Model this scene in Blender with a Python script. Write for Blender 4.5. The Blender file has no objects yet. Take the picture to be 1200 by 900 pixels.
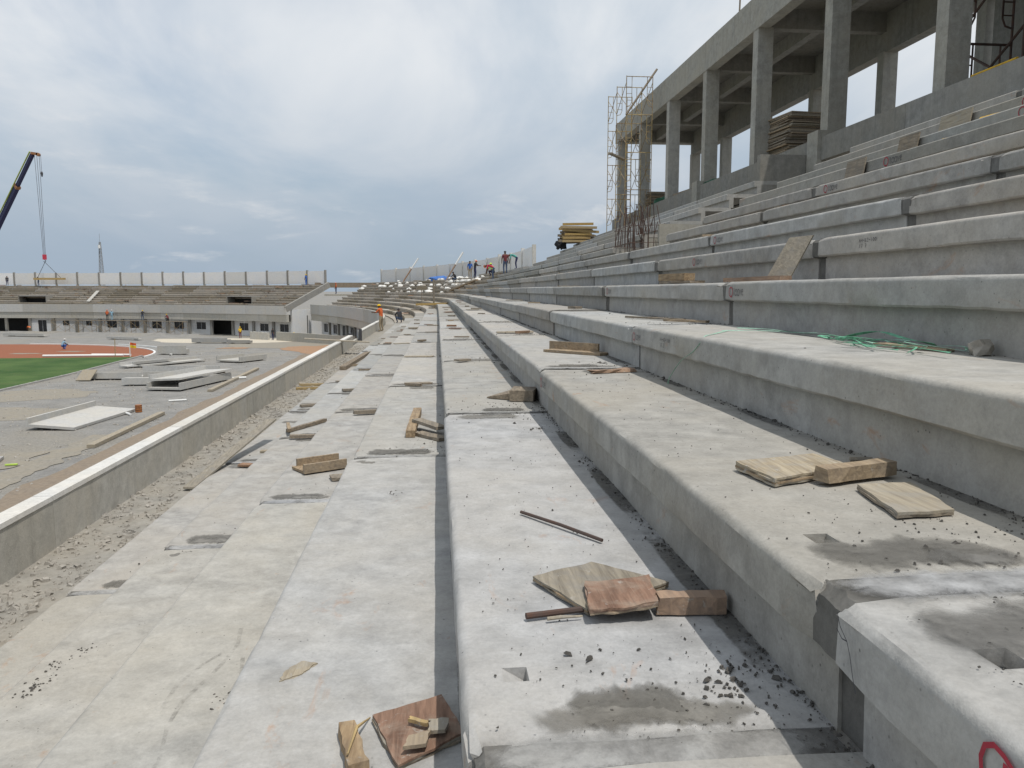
import bpy, bmesh, math, random
from mathutils import Vector, Matrix, noise
random.seed(11)
R = math.radians
sc = bpy.context.scene
COL = sc.collection
EYE = 7.2            # camera height above the ground; below, z is written relative to eye level and lifted at the end

# ------------------------------------------------------------------ camera, sky, sun, exposure
cam_d = bpy.data.cameras.new('Camera'); cam = bpy.data.objects.new('Camera', cam_d); COL.objects.link(cam)
cam.location = (0, 0, EYE); cam.rotation_euler = (R(90 - 6.724), 0, -R(5.351))
cam_d.sensor_width = 36; cam_d.lens = 27.99; cam_d.clip_start = 0.05; cam_d.clip_end = 6000
sc.camera = cam
SUN_DIR = Vector((0.225, -0.30, 1.0)).normalized()      # towards the sun
sun_el = math.asin(SUN_DIR.z); sun_az = math.atan2(SUN_DIR.x, SUN_DIR.y)
world = bpy.data.worlds.new('World'); sc.world = world; world.use_nodes = True
wt = world.node_tree; wt.nodes.clear()
def wn(t, **k):
    n = wt.nodes.new(t)
    for a, b in k.items(): setattr(n, a, b)
    return n
wo = wn('ShaderNodeOutputWorld'); bg = wn('ShaderNodeBackground'); bg.inputs['Strength'].default_value = 0.112
sky = wn('ShaderNodeTexSky', sky_type='NISHITA'); sky.sun_disc = False
sky.sun_elevation = sun_el; sky.sun_rotation = sun_az; sky.air_density = 1.15; sky.dust_density = 0.6; sky.ozone_density = 2.6
tc = wn('ShaderNodeTexCoord'); sep = wn('ShaderNodeSeparateXYZ'); wt.links.new(tc.outputs['Generated'], sep.inputs[0])
zz = wn('ShaderNodeMath', operation='ADD'); zz.inputs[1].default_value = 0.16; wt.links.new(sep.outputs['Z'], zz.inputs[0])
zm = wn('ShaderNodeMath', operation='MAXIMUM'); zm.inputs[1].default_value = 0.08; wt.links.new(zz.outputs[0], zm.inputs[0])
dv = wn('ShaderNodeVectorMath', operation='DIVIDE'); cz = wn('ShaderNodeCombineXYZ')
for i in range(3): wt.links.new(zm.outputs[0], cz.inputs[i])
wt.links.new(tc.outputs['Generated'], dv.inputs[0]); wt.links.new(cz.outputs[0], dv.inputs[1])
def wnoise(scale, det, rough, loc, sx=1, sy=1):
    mp = wn('ShaderNodeMapping'); mp.inputs['Location'].default_value = loc; mp.inputs['Scale'].default_value = (sx, sy, 1)
    wt.links.new(dv.outputs[0], mp.inputs[0])
    n = wn('ShaderNodeTexNoise'); n.inputs['Scale'].default_value = scale; n.inputs['Detail'].default_value = det; n.inputs['Roughness'].default_value = rough
    n.inputs['Distortion'].default_value = 0.35
    wt.links.new(mp.outputs[0], n.inputs['Vector']); return n
def wramp(src, a, b, lo=0, hi=1):
    m = wn('ShaderNodeMapRange', interpolation_type='SMOOTHSTEP'); m.inputs[1].default_value = a; m.inputs[2].default_value = b
    m.inputs[3].default_value = lo; m.inputs[4].default_value = hi
    wt.links.new(src.outputs[0], m.inputs[0]); return m
veil = wramp(wnoise(0.55, 4, 0.55, (3.1, 7.7, 0), 1.0, 0.55), 0.32, 0.62, 0.28, 0.95)
streak = wramp(wnoise(1.25, 6, 0.55, (1.3, 2.2, 0.4), 1.0, 0.45), 0.34, 0.70, 0.0, 0.92)
puff = wramp(wnoise(1.6, 8, 0.6, (5.2, 0.7, 1.1), 1.0, 0.8), 0.56, 0.74, 0.0, 0.4)
def wmix(a, col, fac, blend='MIX'):
    m = wn('ShaderNodeMix', data_type='RGBA', blend_type=blend)
    wt.links.new(fac.outputs[0], m.inputs[0]); wt.links.new(a, m.inputs[6]); m.inputs[7].default_value = col; return m.outputs[2]
haze = wn('ShaderNodeMapRange', interpolation_type='SMOOTHSTEP'); wt.links.new(sep.outputs['Z'], haze.inputs[0])
for i_, v_ in ((1, 0.0), (2, 0.30), (3, 0.88), (4, 0.0)): haze.inputs[i_].default_value = v_
c1 = wmix(sky.outputs[0], (4.9, 5.6, 6.35, 1), veil)
c2 = wmix(c1, (7.4, 7.6, 7.8, 1), streak)
c2 = wmix(c2, (3.0, 3.75, 4.65, 1), haze)          # damp air low over the horizon, all round
c3 = wmix(c2, (7.6, 7.5, 7.4, 1), puff)
wt.links.new(c3, bg.inputs['Color']); wt.links.new(bg.outputs[0], wo.inputs['Surface'])
sun_d = bpy.data.lights.new('Sun', 'SUN'); sun = bpy.data.objects.new('Sun', sun_d); COL.objects.link(sun)
sun_d.energy = 3.0; sun_d.angle = R(0.6); sun_d.color = (1.0, 0.95, 0.875)
sun.rotation_euler = SUN_DIR.to_track_quat('Z', 'Y').to_euler(); sun.location = (0, 0, 60)
sc.view_settings.view_transform = 'Standard'; sc.view_settings.look = 'None'; sc.view_settings.exposure = 0.0; sc.view_settings.gamma = 1
sc.render.engine = 'CYCLES'; sc.cycles.use_denoising = True; sc.cycles.max_bounces = 6

# ------------------------------------------------------------------ materials
MATS = {}
class NT:
    def __init__(s, name):
        s.m = bpy.data.materials.new(name); s.m.use_nodes = True; s.t = s.m.node_tree; s.b = s.t.nodes['Principled BSDF']
    def n(s, t, **k):
        x = s.t.nodes.new(t)
        for a, b in k.items(): setattr(x, a, b)
        return x
    def l(s, a, b): s.t.links.new(a, b)
    def noise(s, vec, scale, det=4, rough=0.55, dist=0.0):
        x = s.n('ShaderNodeTexNoise'); x.inputs['Scale'].default_value = scale; x.inputs['Detail'].default_value = det
        x.inputs['Roughness'].default_value = rough; x.inputs['Distortion'].default_value = dist; s.l(vec, x.inputs['Vector']); return x.outputs[0]
    def rng(s, v, a, b, lo=0, hi=1):
        x = s.n('ShaderNodeMapRange'); x.inputs[1].default_value = a; x.inputs[2].default_value = b; x.inputs[3].default_value = lo; x.inputs[4].default_value = hi
        s.l(v, x.inputs[0]); return x.outputs[0]
    def mix(s, a, b, fac, blend='MIX'):
        x = s.n('ShaderNodeMix', data_type='RGBA', blend_type=blend)
        for v, i in ((fac, 0), (a, 6), (b, 7)):
            if isinstance(v, (int, float)): x.inputs[i].default_value = v
            elif isinstance(v, tuple): x.inputs[i].default_value = (*v, 1) if len(v) == 3 else v
            else: s.l(v, x.inputs[i])
        return x.outputs[2]
    def mul(s, a, b):
        x = s.n('ShaderNodeMath', operation='MULTIPLY')
        for v, i in ((a, 0), (b, 1)):
            if isinstance(v, (int, float)): x.inputs[i].default_value = v
            else: s.l(v, x.inputs[i])
        return x.outputs[0]
    def mapped(s, vec, scale):
        x = s.n('ShaderNodeMapping'); x.inputs['Scale'].default_value = scale; s.l(vec, x.inputs[0]); return x.outputs[0]
    def done(s, col, rough=0.9, bump=None, bstr=0.3, bdist=0.01, spec=0.3):
        if isinstance(col, tuple): s.b.inputs['Base Color'].default_value = (*col, 1)
        else: s.l(col, s.b.inputs['Base Color'])
        s.b.inputs['Roughness'].default_value = rough; s.b.inputs['Specular IOR Level'].default_value = spec
        if bump is not None:
            x = s.n('ShaderNodeBump'); x.inputs['Strength'].default_value = bstr; x.inputs['Distance'].default_value = bdist
            s.l(bump, x.inputs['Height']); s.l(x.outputs[0], s.b.inputs['Normal'])
        return s.m
def concrete(name, base, dark=0.72, light=1.14, rust=0.0, warm=(1.05, 1.0, 0.92), streak=False, speck=0.6, tint=0.12, ragged=False):
    t = NT(name); g = t.n('ShaderNodeNewGeometry').outputs['Position']; oin = t.n('ShaderNodeObjectInfo'); oi = oin.outputs['Random']
    b = base
    d = tuple(c * dark for c in b); l = tuple(min(0.85, c * light) for c in b)
    n1 = t.noise(g, 0.9, 5, 0.6, 0.4); n2 = t.noise(g, 5.5, 6, 0.62, 0.3); n3 = t.noise(g, 70, 4, 0.7); n4 = t.noise(g, 19, 7, 0.74, 0.2)
    c = t.mix(d, l, t.rng(n2, 0.28, 0.72))
    c = t.mix(c, tuple(x * y for x, y in zip(b, warm)), t.rng(n1, 0.38, 0.68, 0, 0.75))
    c = t.mix(c, tuple(x * 0.5 for x in b), t.rng(t.noise(g, 1.9, 7, 0.72, 0.8), 0.60, 0.78, 0, 0.55))
    if streak:
        ns = t.noise(t.mapped(g, (3.5, 3.5, 0.22)), 1.6, 4, 0.6)
        c = t.mix(c, tuple(x * 0.55 for x in b), t.rng(ns, 0.52, 0.78, 0, 0.55))
    if rust:
        nr = t.noise(t.mapped(g, (1.6, 0.8, 1.6)), 2.6, 5, 0.68, 0.9)
        c = t.mix(c, (0.40, 0.20, 0.09), t.rng(nr, 0.63, 0.78, 0, rust))
    if speck:
        v = t.n('ShaderNodeTexVoronoi'); v.inputs['Scale'].default_value = 26; t.l(g, v.inputs['Vector'])
        sp = t.mul(t.rng(v.outputs['Distance'], 0.06, 0.13, 1, 0), t.rng(t.noise(g, 7, 2), 0.52, 0.62))
        c = t.mix(c, tuple(x * 0.35 for x in b), t.mul(sp, speck))
    c = t.mix(c, (0, 0, 0), t.rng(n3, 0.3, 0.7, 0.16, 0.0)); c = t.mix(c, tuple(x * 0.55 for x in b), t.rng(n4, 0.52, 0.74, 0, 0.5)); c = t.mix(c, tuple(min(.85, x * 1.2) for x in b), t.rng(n4, 0.30, 0.46, 0.35, 0))
    tone = t.mix((1 - tint, 1 - tint * 1.08, 1 - tint * 1.3), (1 + tint * .55, 1 + tint * .6, 1 + tint * .72), oi); c = t.mix(c, tone, 1.0, 'MULTIPLY'); c = t.mix(c, oin.outputs['Color'], 1.0, 'MULTIPLY')
    bm = t.n('ShaderNodeMath', operation='ADD'); t.l(n2, bm.inputs[0]); t.l(t.mul(n3, 0.35), bm.inputs[1])
    if ragged:
        at = t.n('ShaderNodeAttribute'); at.attribute_name = 'edge'
        ad = t.n('ShaderNodeMath', operation='ADD'); t.l(t.mul(at.outputs['Fac'], 0.75), ad.inputs[0]); t.l(t.noise(g, 15, 8, 0.78, 0.6), ad.inputs[1])
        t.l(t.mul(t.rng(ad.outputs[0], 0.66, 1.02, 0, ragged), t.rng(t.noise(g, 5.5, 7, 0.7, 0.3), 0.30, 0.60, 0.35, 1.0)), t.b.inputs['Alpha'])
    MATS[name] = t.done(c, 0.92, bm.outputs[0], 0.45, 0.012, 0.25); return MATS[name]
concrete('precast', (0.405, 0.40, 0.386), 0.66, 1.16, rust=0.65, speck=1.0, tint=0.04)
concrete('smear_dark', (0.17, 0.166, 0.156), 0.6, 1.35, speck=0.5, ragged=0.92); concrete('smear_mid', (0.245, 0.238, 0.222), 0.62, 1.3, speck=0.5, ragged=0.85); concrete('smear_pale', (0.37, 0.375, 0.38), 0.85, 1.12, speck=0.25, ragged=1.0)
concrete('pale_precast', (0.52, 0.515, 0.495), 0.8, 1.1, speck=0.2)
concrete('precast_grey', (0.38, 0.376, 0.36), rust=0.4, tint=0.18)
concrete('mortar', (0.155, 0.152, 0.145), 0.6, 1.35, speck=0.3)
concrete('mortar_pale', (0.33, 0.335, 0.34), 0.85, 1.12, speck=0.25)
concrete('mortar_mid', (0.24, 0.232, 0.215), 0.62, 1.3, speck=0.5)
concrete('cast_wall', (0.50, 0.485, 0.44), 0.78, 1.15, streak=True, speck=0.8)
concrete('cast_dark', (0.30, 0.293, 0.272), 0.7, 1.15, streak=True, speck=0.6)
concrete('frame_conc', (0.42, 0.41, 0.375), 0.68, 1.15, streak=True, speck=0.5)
concrete('plaster', (0.70, 0.71, 0.72), 0.88, 1.06, speck=0.1)
concrete('coping', (0.66, 0.655, 0.635), 0.86, 1.1, speck=0.35)
concrete('rubble', (0.42, 0.40, 0.37), 0.6, 1.2, speck=0.5)
concrete('strip', (0.34, 0.325, 0.295), 0.68, 1.15, speck=1.0)
concrete('crumb', (0.11, 0.105, 0.10), 0.7, 1.4, speck=0)
concrete('old_terrace', (0.42, 0.385, 0.335), 0.55, 1.2, rust=0.8, tint=0.3)
concrete('dirt', (0.26, 0.215, 0.168), 0.7, 1.2, speck=0.3, tint=0)
concrete('dirt_orange', (0.37, 0.235, 0.15), 0.7, 1.2, speck=0.3, tint=0)
concrete('sand', (0.60, 0.55, 0.46), 0.72, 1.12, speck=0.3, tint=0)
concrete('clay', (0.29, 0.112, 0.062), 0.78, 1.12, speck=0.1, tint=0)
concrete('tan_soil', (0.30, 0.277, 0.235), 0.72, 1.15, speck=0.4, tint=0)
def gravel_mat():
    t = NT('gravel'); g = t.n('ShaderNodeNewGeometry').outputs['Position']
    n1 = t.noise(g, 0.09, 6, 0.62, 0.6); n2 = t.noise(g, 0.6, 6, 0.7, 0.2); n3 = t.noise(g, 7, 5, 0.75)
    c = t.mix((0.215, 0.21, 0.20), (0.335, 0.325, 0.305), t.rng(n2, 0.3, 0.7))
    c = t.mix(c, (0.31, 0.285, 0.24), t.rng(n1, 0.48, 0.66, 0, 0.8))
    c = t.mix(c, (0.08, 0.08, 0.08), t.rng(n3, 0.42, 0.75, 0, 0.55))
    MATS['gravel'] = t.done(c, 0.95, n3, 0.8, 0.08, 0.2)
gravel_mat()
def grass_mat():
    t = NT('turf'); g = t.n('ShaderNodeNewGeometry').outputs['Position']
    n1 = t.noise(g, 0.25, 5, 0.6); n2 = t.noise(g, 9, 4, 0.7)
    c = t.mix((0.036, 0.085, 0.020), (0.088, 0.145, 0.042), t.rng(n1, 0.35, 0.65)); c = t.mix(c, (0.13, 0.13, 0.06), t.rng(t.noise(g, 0.8, 7, .7, .6), 0.55, 0.72, 0, .6)); c = t.mix(c, (0.025, 0.06, 0.015), t.rng(n2, 0.4, 0.75, 0, 0.6))
    MATS['turf'] = t.done(c, 0.9, n2, 0.6, 0.05, 0.2)
grass_mat()
def wood(name, a, b, stain=(0.10, 0.09, 0.08), st=0.5, gscale=(26, 2.2, 26)):
    t = NT(name); tcn = t.n('ShaderNodeTexCoord').outputs['Object']; oi = t.n('ShaderNodeObjectInfo')
    off = t.n('ShaderNodeVectorMath', operation='ADD'); t.l(tcn, off.inputs[0]); t.l(oi.outputs['Location'], off.inputs[1])
    g = t.noise(t.mapped(off.outputs[0], gscale), 1.6, 5, 0.65, 0.6); blot = t.noise(off.outputs[0], 7, 5, 0.65, 0.5)
    c = t.mix(tuple(x * .62 for x in a), b, t.rng(g, 0.34, 0.66)); sp_ = t.noise(off.outputs[0], 22, 6, 0.7, 0.8); c = t.mix(c, (0.40, 0.385, 0.355), t.rng(sp_, 0.60, 0.68, 0, 0.75)); c = t.mix(c, stain, t.rng(blot, 0.48, 0.70, 0, st))
    c = t.mix(c, (0.30, 0.285, 0.25), t.rng(oi.outputs['Random'], 0, 1, 0, 0.4))
    MATS[name] = t.done(c, 0.85, g, 0.6, 0.005, 0.25)
wood('ply', (0.36, 0.29, 0.20), (0.45, 0.385, 0.28), (0.30, 0.29, 0.27), 0.7)
wood('ply_face', (0.20, 0.105, 0.068), (0.29, 0.17, 0.115), (0.34, 0.28, 0.22), 0.6)
wood('ply_grey', (0.25, 0.215, 0.165), (0.33, 0.29, 0.225), (0.20, 0.19, 0.175), 0.8)
wood('timber', (0.31, 0.21, 0.12), (0.42, 0.31, 0.19), (0.16, 0.13, 0.10), 0.5)
wood('timber_old', (0.22, 0.17, 0.12), (0.31, 0.25, 0.18), (0.13, 0.12, 0.11), 0.6)
wood('timber_red', (0.30, 0.15, 0.08), (0.40, 0.23, 0.13), (0.17, 0.11, 0.08), 0.5)
wood('timber_rust', (0.14, 0.065, 0.04), (0.22, 0.11, 0.07), (0.07, 0.05, 0.04), 0.5)
wood('timber_yellow', (0.42, 0.28, 0.10), (0.55, 0.38, 0.14), (0.25, 0.17, 0.08), 0.3)
def plain(name, col, rough=0.6, var=0.25, metal=0.0, scale=14, spec=0.35):
    t = NT(name); g = t.n('ShaderNodeTexCoord').outputs['Object']
    n = t.noise(g, scale, 5, 0.65); c = t.mix(tuple(x * (1 - var) for x in col), tuple(min(0.9, x * (1 + var)) for x in col), t.rng(n, 0.3, 0.7))
    t.b.inputs['Metallic'].default_value = metal; MATS[name] = t.done(c, rough, n, 0.1, 0.003, spec)
def rusty(name, col, amt=0.6):
    t = NT(name); g = t.n('ShaderNodeNewGeometry').outputs['Position']
    n = t.noise(g, 6, 6, 0.7, 0.3); c = t.mix(col, (0.13, 0.055, 0.03), t.rng(n, 0.42, 0.62, 0, amt)); MATS[name] = t.done(c, 0.75, n, 0.2, 0.003, 0.3)
rusty('rebar', (0.075, 0.055, 0.048), 0.5); rusty('scaf', (0.36, 0.29, 0.17), 0.85); rusty('scaf_yellow', (0.47, 0.37, 0.18), 0.7)
rusty('barrel', (0.42, 0.16, 0.05), 0.6); rusty('yellow_pipe', (0.62, 0.38, 0.03), 0.35)
plain('crane_blue', (0.022, 0.025, 0.085), 0.5); plain('crane_edge', (0.42, 0.50, 0.10), 0.5); plain('crane_orange', (0.30, 0.14, 0.06), 0.5)
plain('steel_dark', (0.06, 0.06, 0.065), 0.6); plain('cable', (0.10, 0.10, 0.11), 0.6); plain('steel_grey', (0.28, 0.29, 0.30), 0.5)
plain('white_paint', (0.74, 0.74, 0.72), 0.6, 0.08); plain('sack', (0.70, 0.69, 0.66), 0.8, 0.12); plain('tarp_blue', (0.06, 0.16, 0.45), 0.6)
plain('strap', (0.13, 0.36, 0.23), 0.6, 0.45, scale=30); plain('strap_pale', (0.30, 0.50, 0.39), 0.6, 0.35, scale=30); plain('net_dark', (0.03, 0.10, 0.06), 0.9)
plain('window_dark', (0.012, 0.013, 0.016), 0.25, 0.3, spec=0.5); plain('void_shade', (0.03, 0.029, 0.027), 0.95)  # the void colour paints the shade inside open bays and stair openings
plain('ink_red', (0.36, 0.035, 0.055), 0.8, 0.2); plain('ink_black', (0.055, 0.055, 0.065), 0.8, 0.2)
plain('flag_red', (0.62, 0.10, 0.02), 0.8, 0.1); plain('flag_yellow', (0.70, 0.48, 0.02), 0.8, 0.1)
plain('skin', (0.13, 0.07, 0.045), 0.6, 0.15)
CLOTH = {'orange': (0.58, 0.13, 0.04), 'blue': (0.04, 0.12, 0.38), 'dark': (0.03, 0.03, 0.035), 'maroon': (0.13, 0.03, 0.035), 'teal': (0.10, 0.36, 0.32),
         'red': (0.50, 0.05, 0.08), 'jeans': (0.06, 0.085, 0.14), 'navy': (0.03, 0.035, 0.09), 'khaki': (0.30, 0.24, 0.16), 'paleblue': (0.25, 0.40, 0.50), 'lime': (0.45, 0.62, 0.10), 'white': (0.6, 0.6, 0.58), 'yellow': (0.70, 0.45, 0.02), 'green': (0.04, 0.20, 0.12)}
for k, v in CLOTH.items(): plain('cloth_' + k, v, 0.85, 0.15)
M = MATS

# ------------------------------------------------------------------ mesh helpers
ORG = {}
def wrap(o, label=None, cat=None, group=None, kind=None):
    if label: o['label'] = label
    if cat: o['category'] = cat
    if group: o['group'] = group
    if kind: o['kind'] = kind
    return o
def empty(name, loc, label, cat, group=None):
    o = bpy.data.objects.new(name, None); COL.objects.link(o); o.location = loc; o.empty_display_size = 0.2
    ORG[o] = Vector(loc); return wrap(o, label, cat, group)
class MB:
    def __init__(s): s.v = []; s.f = []; s.mi = []; s.cur = 0
    def add(s, vs, fs):
        o = len(s.v); s.v += [Vector(x) for x in vs]; s.f += [tuple(i + o for i in f) for f in fs]; s.mi += [s.cur] * len(fs); return s
    def box(s, x0, x1, y0, y1, z0, z1):
        return s.add([(x, y, z) for z in (z0, z1) for y in (y0, y1) for x in (x0, x1)],
                     [(0, 2, 3, 1), (4, 5, 7, 6), (0, 1, 5, 4), (2, 6, 7, 3), (0, 4, 6, 2), (1, 3, 7, 5)])
    def obox(s, c, size, rot=None, jit=0.0):
        hx, hy, hz = (a / 2 for a in size); m = rot or Matrix.Identity(3); c = Vector(c)
        vs = [c + m @ Vector((x + random.uniform(-jit, jit), y + random.uniform(-jit, jit), z)) for z in (-hz, hz) for y in (-hy, hy) for x in (-hx, hx)]
        return s.add(vs, [(0, 2, 3, 1), (4, 5, 7, 6), (0, 1, 5, 4), (2, 6, 7, 3), (0, 4, 6, 2), (1, 3, 7, 5)])
    def bar(s, a, b, w, h=None):
        a, b = Vector(a), Vector(b); d = b - a; q = d.to_track_quat('Y', 'Z').to_matrix()
        return s.obox((a + b) / 2, (w, d.length, h or w), q)
    def tube(s, pts, r, n=6, cap=True):
        pts = [Vector(p) for p in pts]; k = len(pts); rs = r if isinstance(r, (list, tuple)) else [r] * k
        vs = []; up = Vector((0, 0, 1))
        for i, p in enumerate(pts):
            d = (pts[min(i + 1, k - 1)] - pts[max(i - 1, 0)]).normalized()
            u = d.cross(up)
            if u.length < 1e-3: u = d.cross(Vector((0, 1, 0)))
            u.normalize(); w = u.cross(d)
            for j in range(n):
                a = 2 * math.pi * j / n; vs.append(p + (u * math.cos(a) + w * math.sin(a)) * rs[i])
        fs = [(i * n + j, i * n + (j + 1) % n, (i + 1) * n + (j + 1) % n, (i + 1) * n + j) for i in range(k - 1) for j in range(n)]
        if cap: fs += [tuple(range(n - 1, -1, -1)), tuple((k - 1) * n + j for j in range(n))]
        return s.add(vs, fs)
    def prism(s, poly, fn0, fn1):
        n = len(poly); vs = [fn0(p) for p in poly] + [fn1(p) for p in poly]
        return s.add(vs, [tuple(range(n - 1, -1, -1)), tuple(range(n, 2 * n))] + [(i, (i + 1) % n, n + (i + 1) % n, n + i) for i in range(n)])
    def slab(s, pts, th, z=None):
        """a flat sheet of thickness th whose underside follows pts (x,y,z)"""
        pts = [Vector(p) if len(p) == 3 else Vector((*p, z)) for p in pts]
        area = sum(pts[i].x * pts[(i + 1) % len(pts)].y - pts[(i + 1) % len(pts)].x * pts[i].y for i in range(len(pts)))
        if area < 0: pts.reverse()
        return s.prism(pts, lambda p: p, lambda p: p + Vector((0, 0, th)))
    def rock(s, c, r, flat=0.7):
        m = rot(random.uniform(-25, 25), random.uniform(-25, 25), random.uniform(0, 360)); c = Vector(c); a = random.uniform(.6, 1.5); vs = []
        for z in (-1, 1):
            for x, y in ((-1, -1), (1, -1), (1, 1), (-1, 1)):
                k = (.45 if z > 0 else .75); v = Vector((x * a * k * random.uniform(.5, 1.2), y / a * k * random.uniform(.5, 1.2), z * flat * random.uniform(.4, .9))); vs.append(c + m @ v * r)
        return s.add(vs, [(3, 2, 1, 0), (4, 5, 6, 7), (0, 1, 5, 4), (1, 2, 6, 5), (2, 3, 7, 6), (3, 0, 4, 7)])
    def mesh(s, name, mats, smooth=None):
        me = bpy.data.meshes.new(name); me.from_pydata([tuple(v) for v in s.v], [], s.f)
        for m in (mats if isinstance(mats, (list, tuple)) else [mats]): me.materials.append(M[m] if isinstance(m, str) else m)
        if any(s.mi): me.polygons.foreach_set('material_index', s.mi)
        me.update()
        if getattr(s, 'edge', None): me.attributes.new('edge', 'FLOAT', 'POINT').data.foreach_set('value', s.edge)
        if smooth is not None: me.shade_smooth(); me.set_sharp_from_angle(angle=R(smooth))
        return me
    def build(s, name, mats, parent=None, smooth=None, world=True):
        """links the collected faces as ONE object; coordinates are world ones unless world=False (then parent-local)"""
        if parent is not None:
            if world: s.v = [v - ORG[parent] for v in s.v]
            o = bpy.data.objects.new(name, s.mesh(name, mats, smooth)); COL.objects.link(o); o.parent = parent
            if world: ORG[o] = ORG[parent].copy()
        else:
            xs = [v.x for v in s.v]; ys = [v.y for v in s.v]; org = Vector(((min(xs) + max(xs)) / 2, (min(ys) + max(ys)) / 2, min(v.z for v in s.v)))
            s.v = [v - org for v in s.v]
            o = bpy.data.objects.new(name, s.mesh(name, mats, smooth)); COL.objects.link(o); o.location = org; ORG[o] = org
        return o
def link(name, me, parent=None, loc=(0, 0, 0), rz=0.0, scale=None):
    o = bpy.data.objects.new(name, me); COL.objects.link(o); o.location = loc; o.rotation_euler = (0, 0, rz)
    if scale: o.scale = scale
    if parent: o.parent = parent
    return o
def rot(rx=0, ry=0, rz=0): return Matrix.Rotation(R(rz), 3, 'Z') @ Matrix.Rotation(R(ry), 3, 'Y') @ Matrix.Rotation(R(rx), 3, 'X')

# ------------------------------------------------------------------ plan of the bowl: straight stand, then a curve
STEP_X, STEP_Z, MOD, J0 = 0.80, 0.37, 5.065, 1.66
def row_x(n): return 0.06 + STEP_X * (n - 1)
def row_z(n): return -1.04 + STEP_Z * (n - 1)
class Path:
    def __init__(s, pts, s0=0.0):
        s.p = [Vector(q) for q in pts]; s.s = [s0]
        for a, b in zip(s.p, s.p[1:]): s.s.append(s.s[-1] + (b - a).length)
    def at(s, t, d=0.0):
        i = 0
        lo, hi = 0, len(s.s) - 2
        while lo < hi:
            m = (lo + hi + 1) // 2
            if s.s[m] <= t: lo = m
            else: hi = m - 1
        i = lo; a, b = s.p[i], s.p[i + 1]; u = (t - s.s[i]) / (s.s[i + 1] - s.s[i])
        def tan(k):
            q = s.p[min(k + 1, len(s.p) - 1)] - s.p[max(k - 1, 0)]; return q.normalized()
        tg = (tan(i) * (1 - u) + tan(i + 1) * u).normalized()
        return a.lerp(b, u) + Vector((tg.y, -tg.x)) * d      # d > 0: outwards, away from the pitch
REF_X = -4.1
pts = [(REF_X, y) for y in (-12, 0, 10, 20, 30, 40, 50)] + [(-75 + 70.9 * math.cos(R(t)), 55 + 111 * math.sin(R(t))) for t in range(0, 40)]
BOWL = Path(pts, -12.0); BOWL_END = BOWL.s[-1]
raw = [(-88, 147.5), (-75, 145), (-60, 141.5), (-45, 136), (-33, 130), (-22.5, 122)]
for _ in range(3):
    new = [raw[0]]
    for a, b in zip(raw, raw[1:]): new += [(a[0] * .75 + b[0] * .25, a[1] * .75 + b[1] * .25), (a[0] * .25 + b[0] * .75, a[1] * .25 + b[1] * .75)]
    raw = new + [raw[-1]]
ENDP = Path(raw, 0.0); END_LEN = ENDP.s[-1]      # runs towards +x; outwards is then d < 0 side, see seg()

# ------------------------------------------------------------------ ground
def sheet(name, poly, z, mat, sub=False, kind='structure'):
    m = MB(); a = sum(poly[i][0] * poly[(i + 1) % len(poly)][1] - poly[(i + 1) % len(poly)][0] * poly[i][1] for i in range(len(poly)))
    if a < 0: poly = poly[::-1]
    m.add([(x, y, z) for x, y in poly], [tuple(range(len(poly)))])
    o = m.build(name, mat); o['kind'] = kind; return o
G = -EYE
sheet('ground', [(-2500, -800), (2500, -800), (2500, 4000), (-2500, 4000)], G, 'gravel')
sheet('grass_field', [(-110, -40), (-31.6, -40), (-31.4, 60), (-31.7, 75), (-32.4, 89.6), (-45, 89.0), (-110, 88.5)], G + .012, 'turf')
arc = [(-59 + 27.3 * math.cos(R(a)), 89.2 + 23 * math.sin(R(a))) for a in range(-2, 91, 4)]
sheet('clay_track', [(-110, 88.6), (-45, 89.1), (-32.2, 89.5)] + arc[1:] + [(-110, 112.4)], G + .008, 'clay')
def wob(cx, cy, rx, ry, n=40, amp=.18, seed=0, rz=0):
    o = []
    for i in range(n):
        a = 2 * math.pi * i / n; k = 1 + amp * noise.noise((math.cos(a) * 1.7 + seed, math.sin(a) * 1.7, seed * 3.1)) * 2 + amp * .4 * noise.noise((math.cos(a) * 6 + seed, math.sin(a) * 6, 2.0))
        x, y = rx * k * math.cos(a), ry * k * math.sin(a); o.append((cx + x * math.cos(rz) - y * math.sin(rz), cy + x * math.sin(rz) + y * math.cos(rz)))
    return o
sheet('sand_bank', wob(-30, 118.0, 13, 5.2, 60, .22, 4, -.35), G + .010, 'sand')
sheet('sand_track', wob(-18, 108, 7.5, 8, 60, .25, 9, .3), G + .014, 'tan_soil')
sheet('dirt_track', wob(-12, 98, 5.5, 10, 60, .2, 12, .25), G + .018, 'dirt_orange')
sheet('dirt_patch', wob(-25.2, 102, 2.1, 1.3, 40, .2, 2), G + .022, 'dirt_orange')
def strip(name, x0, x1, y0, y1, z, mat, amp, seed, n=60):
    l = [(x0 + amp * noise.noise((i * .37, seed, 0)), y0 + (y1 - y0) * i / n) for i in range(n + 1)]; r = [(x1 + amp * noise.noise((i * .37, seed, 7)), y0 + (y1 - y0) * i / n) for i in range(n + 1)]
    return sheet(name, l + r[::-1], z, mat)
strip('dirt_strip', -15.1, -12.5, 10, 92, G + .020, 'dirt', .7, 3)
strip('soil_strip', -17.2, -15.9, 22, 41, G + .024, 'tan_soil', .35, 5)
sheet('soil_patch', wob(-18.6, 35.0, 1.2, 2.6, 40, .3, 8), G + .026, 'tan_soil')
sheet('tyre_worn_soil', wob(-27, 48.5, 6.5, 2.6, 50, .25, 21, .12), G + .010, 'tan_soil')
sheet('tyre_worn_soil', wob(-28.5, 57.5, 4.2, 3.2, 50, .25, 25, .2), G + .009, 'tan_soil')
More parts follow.
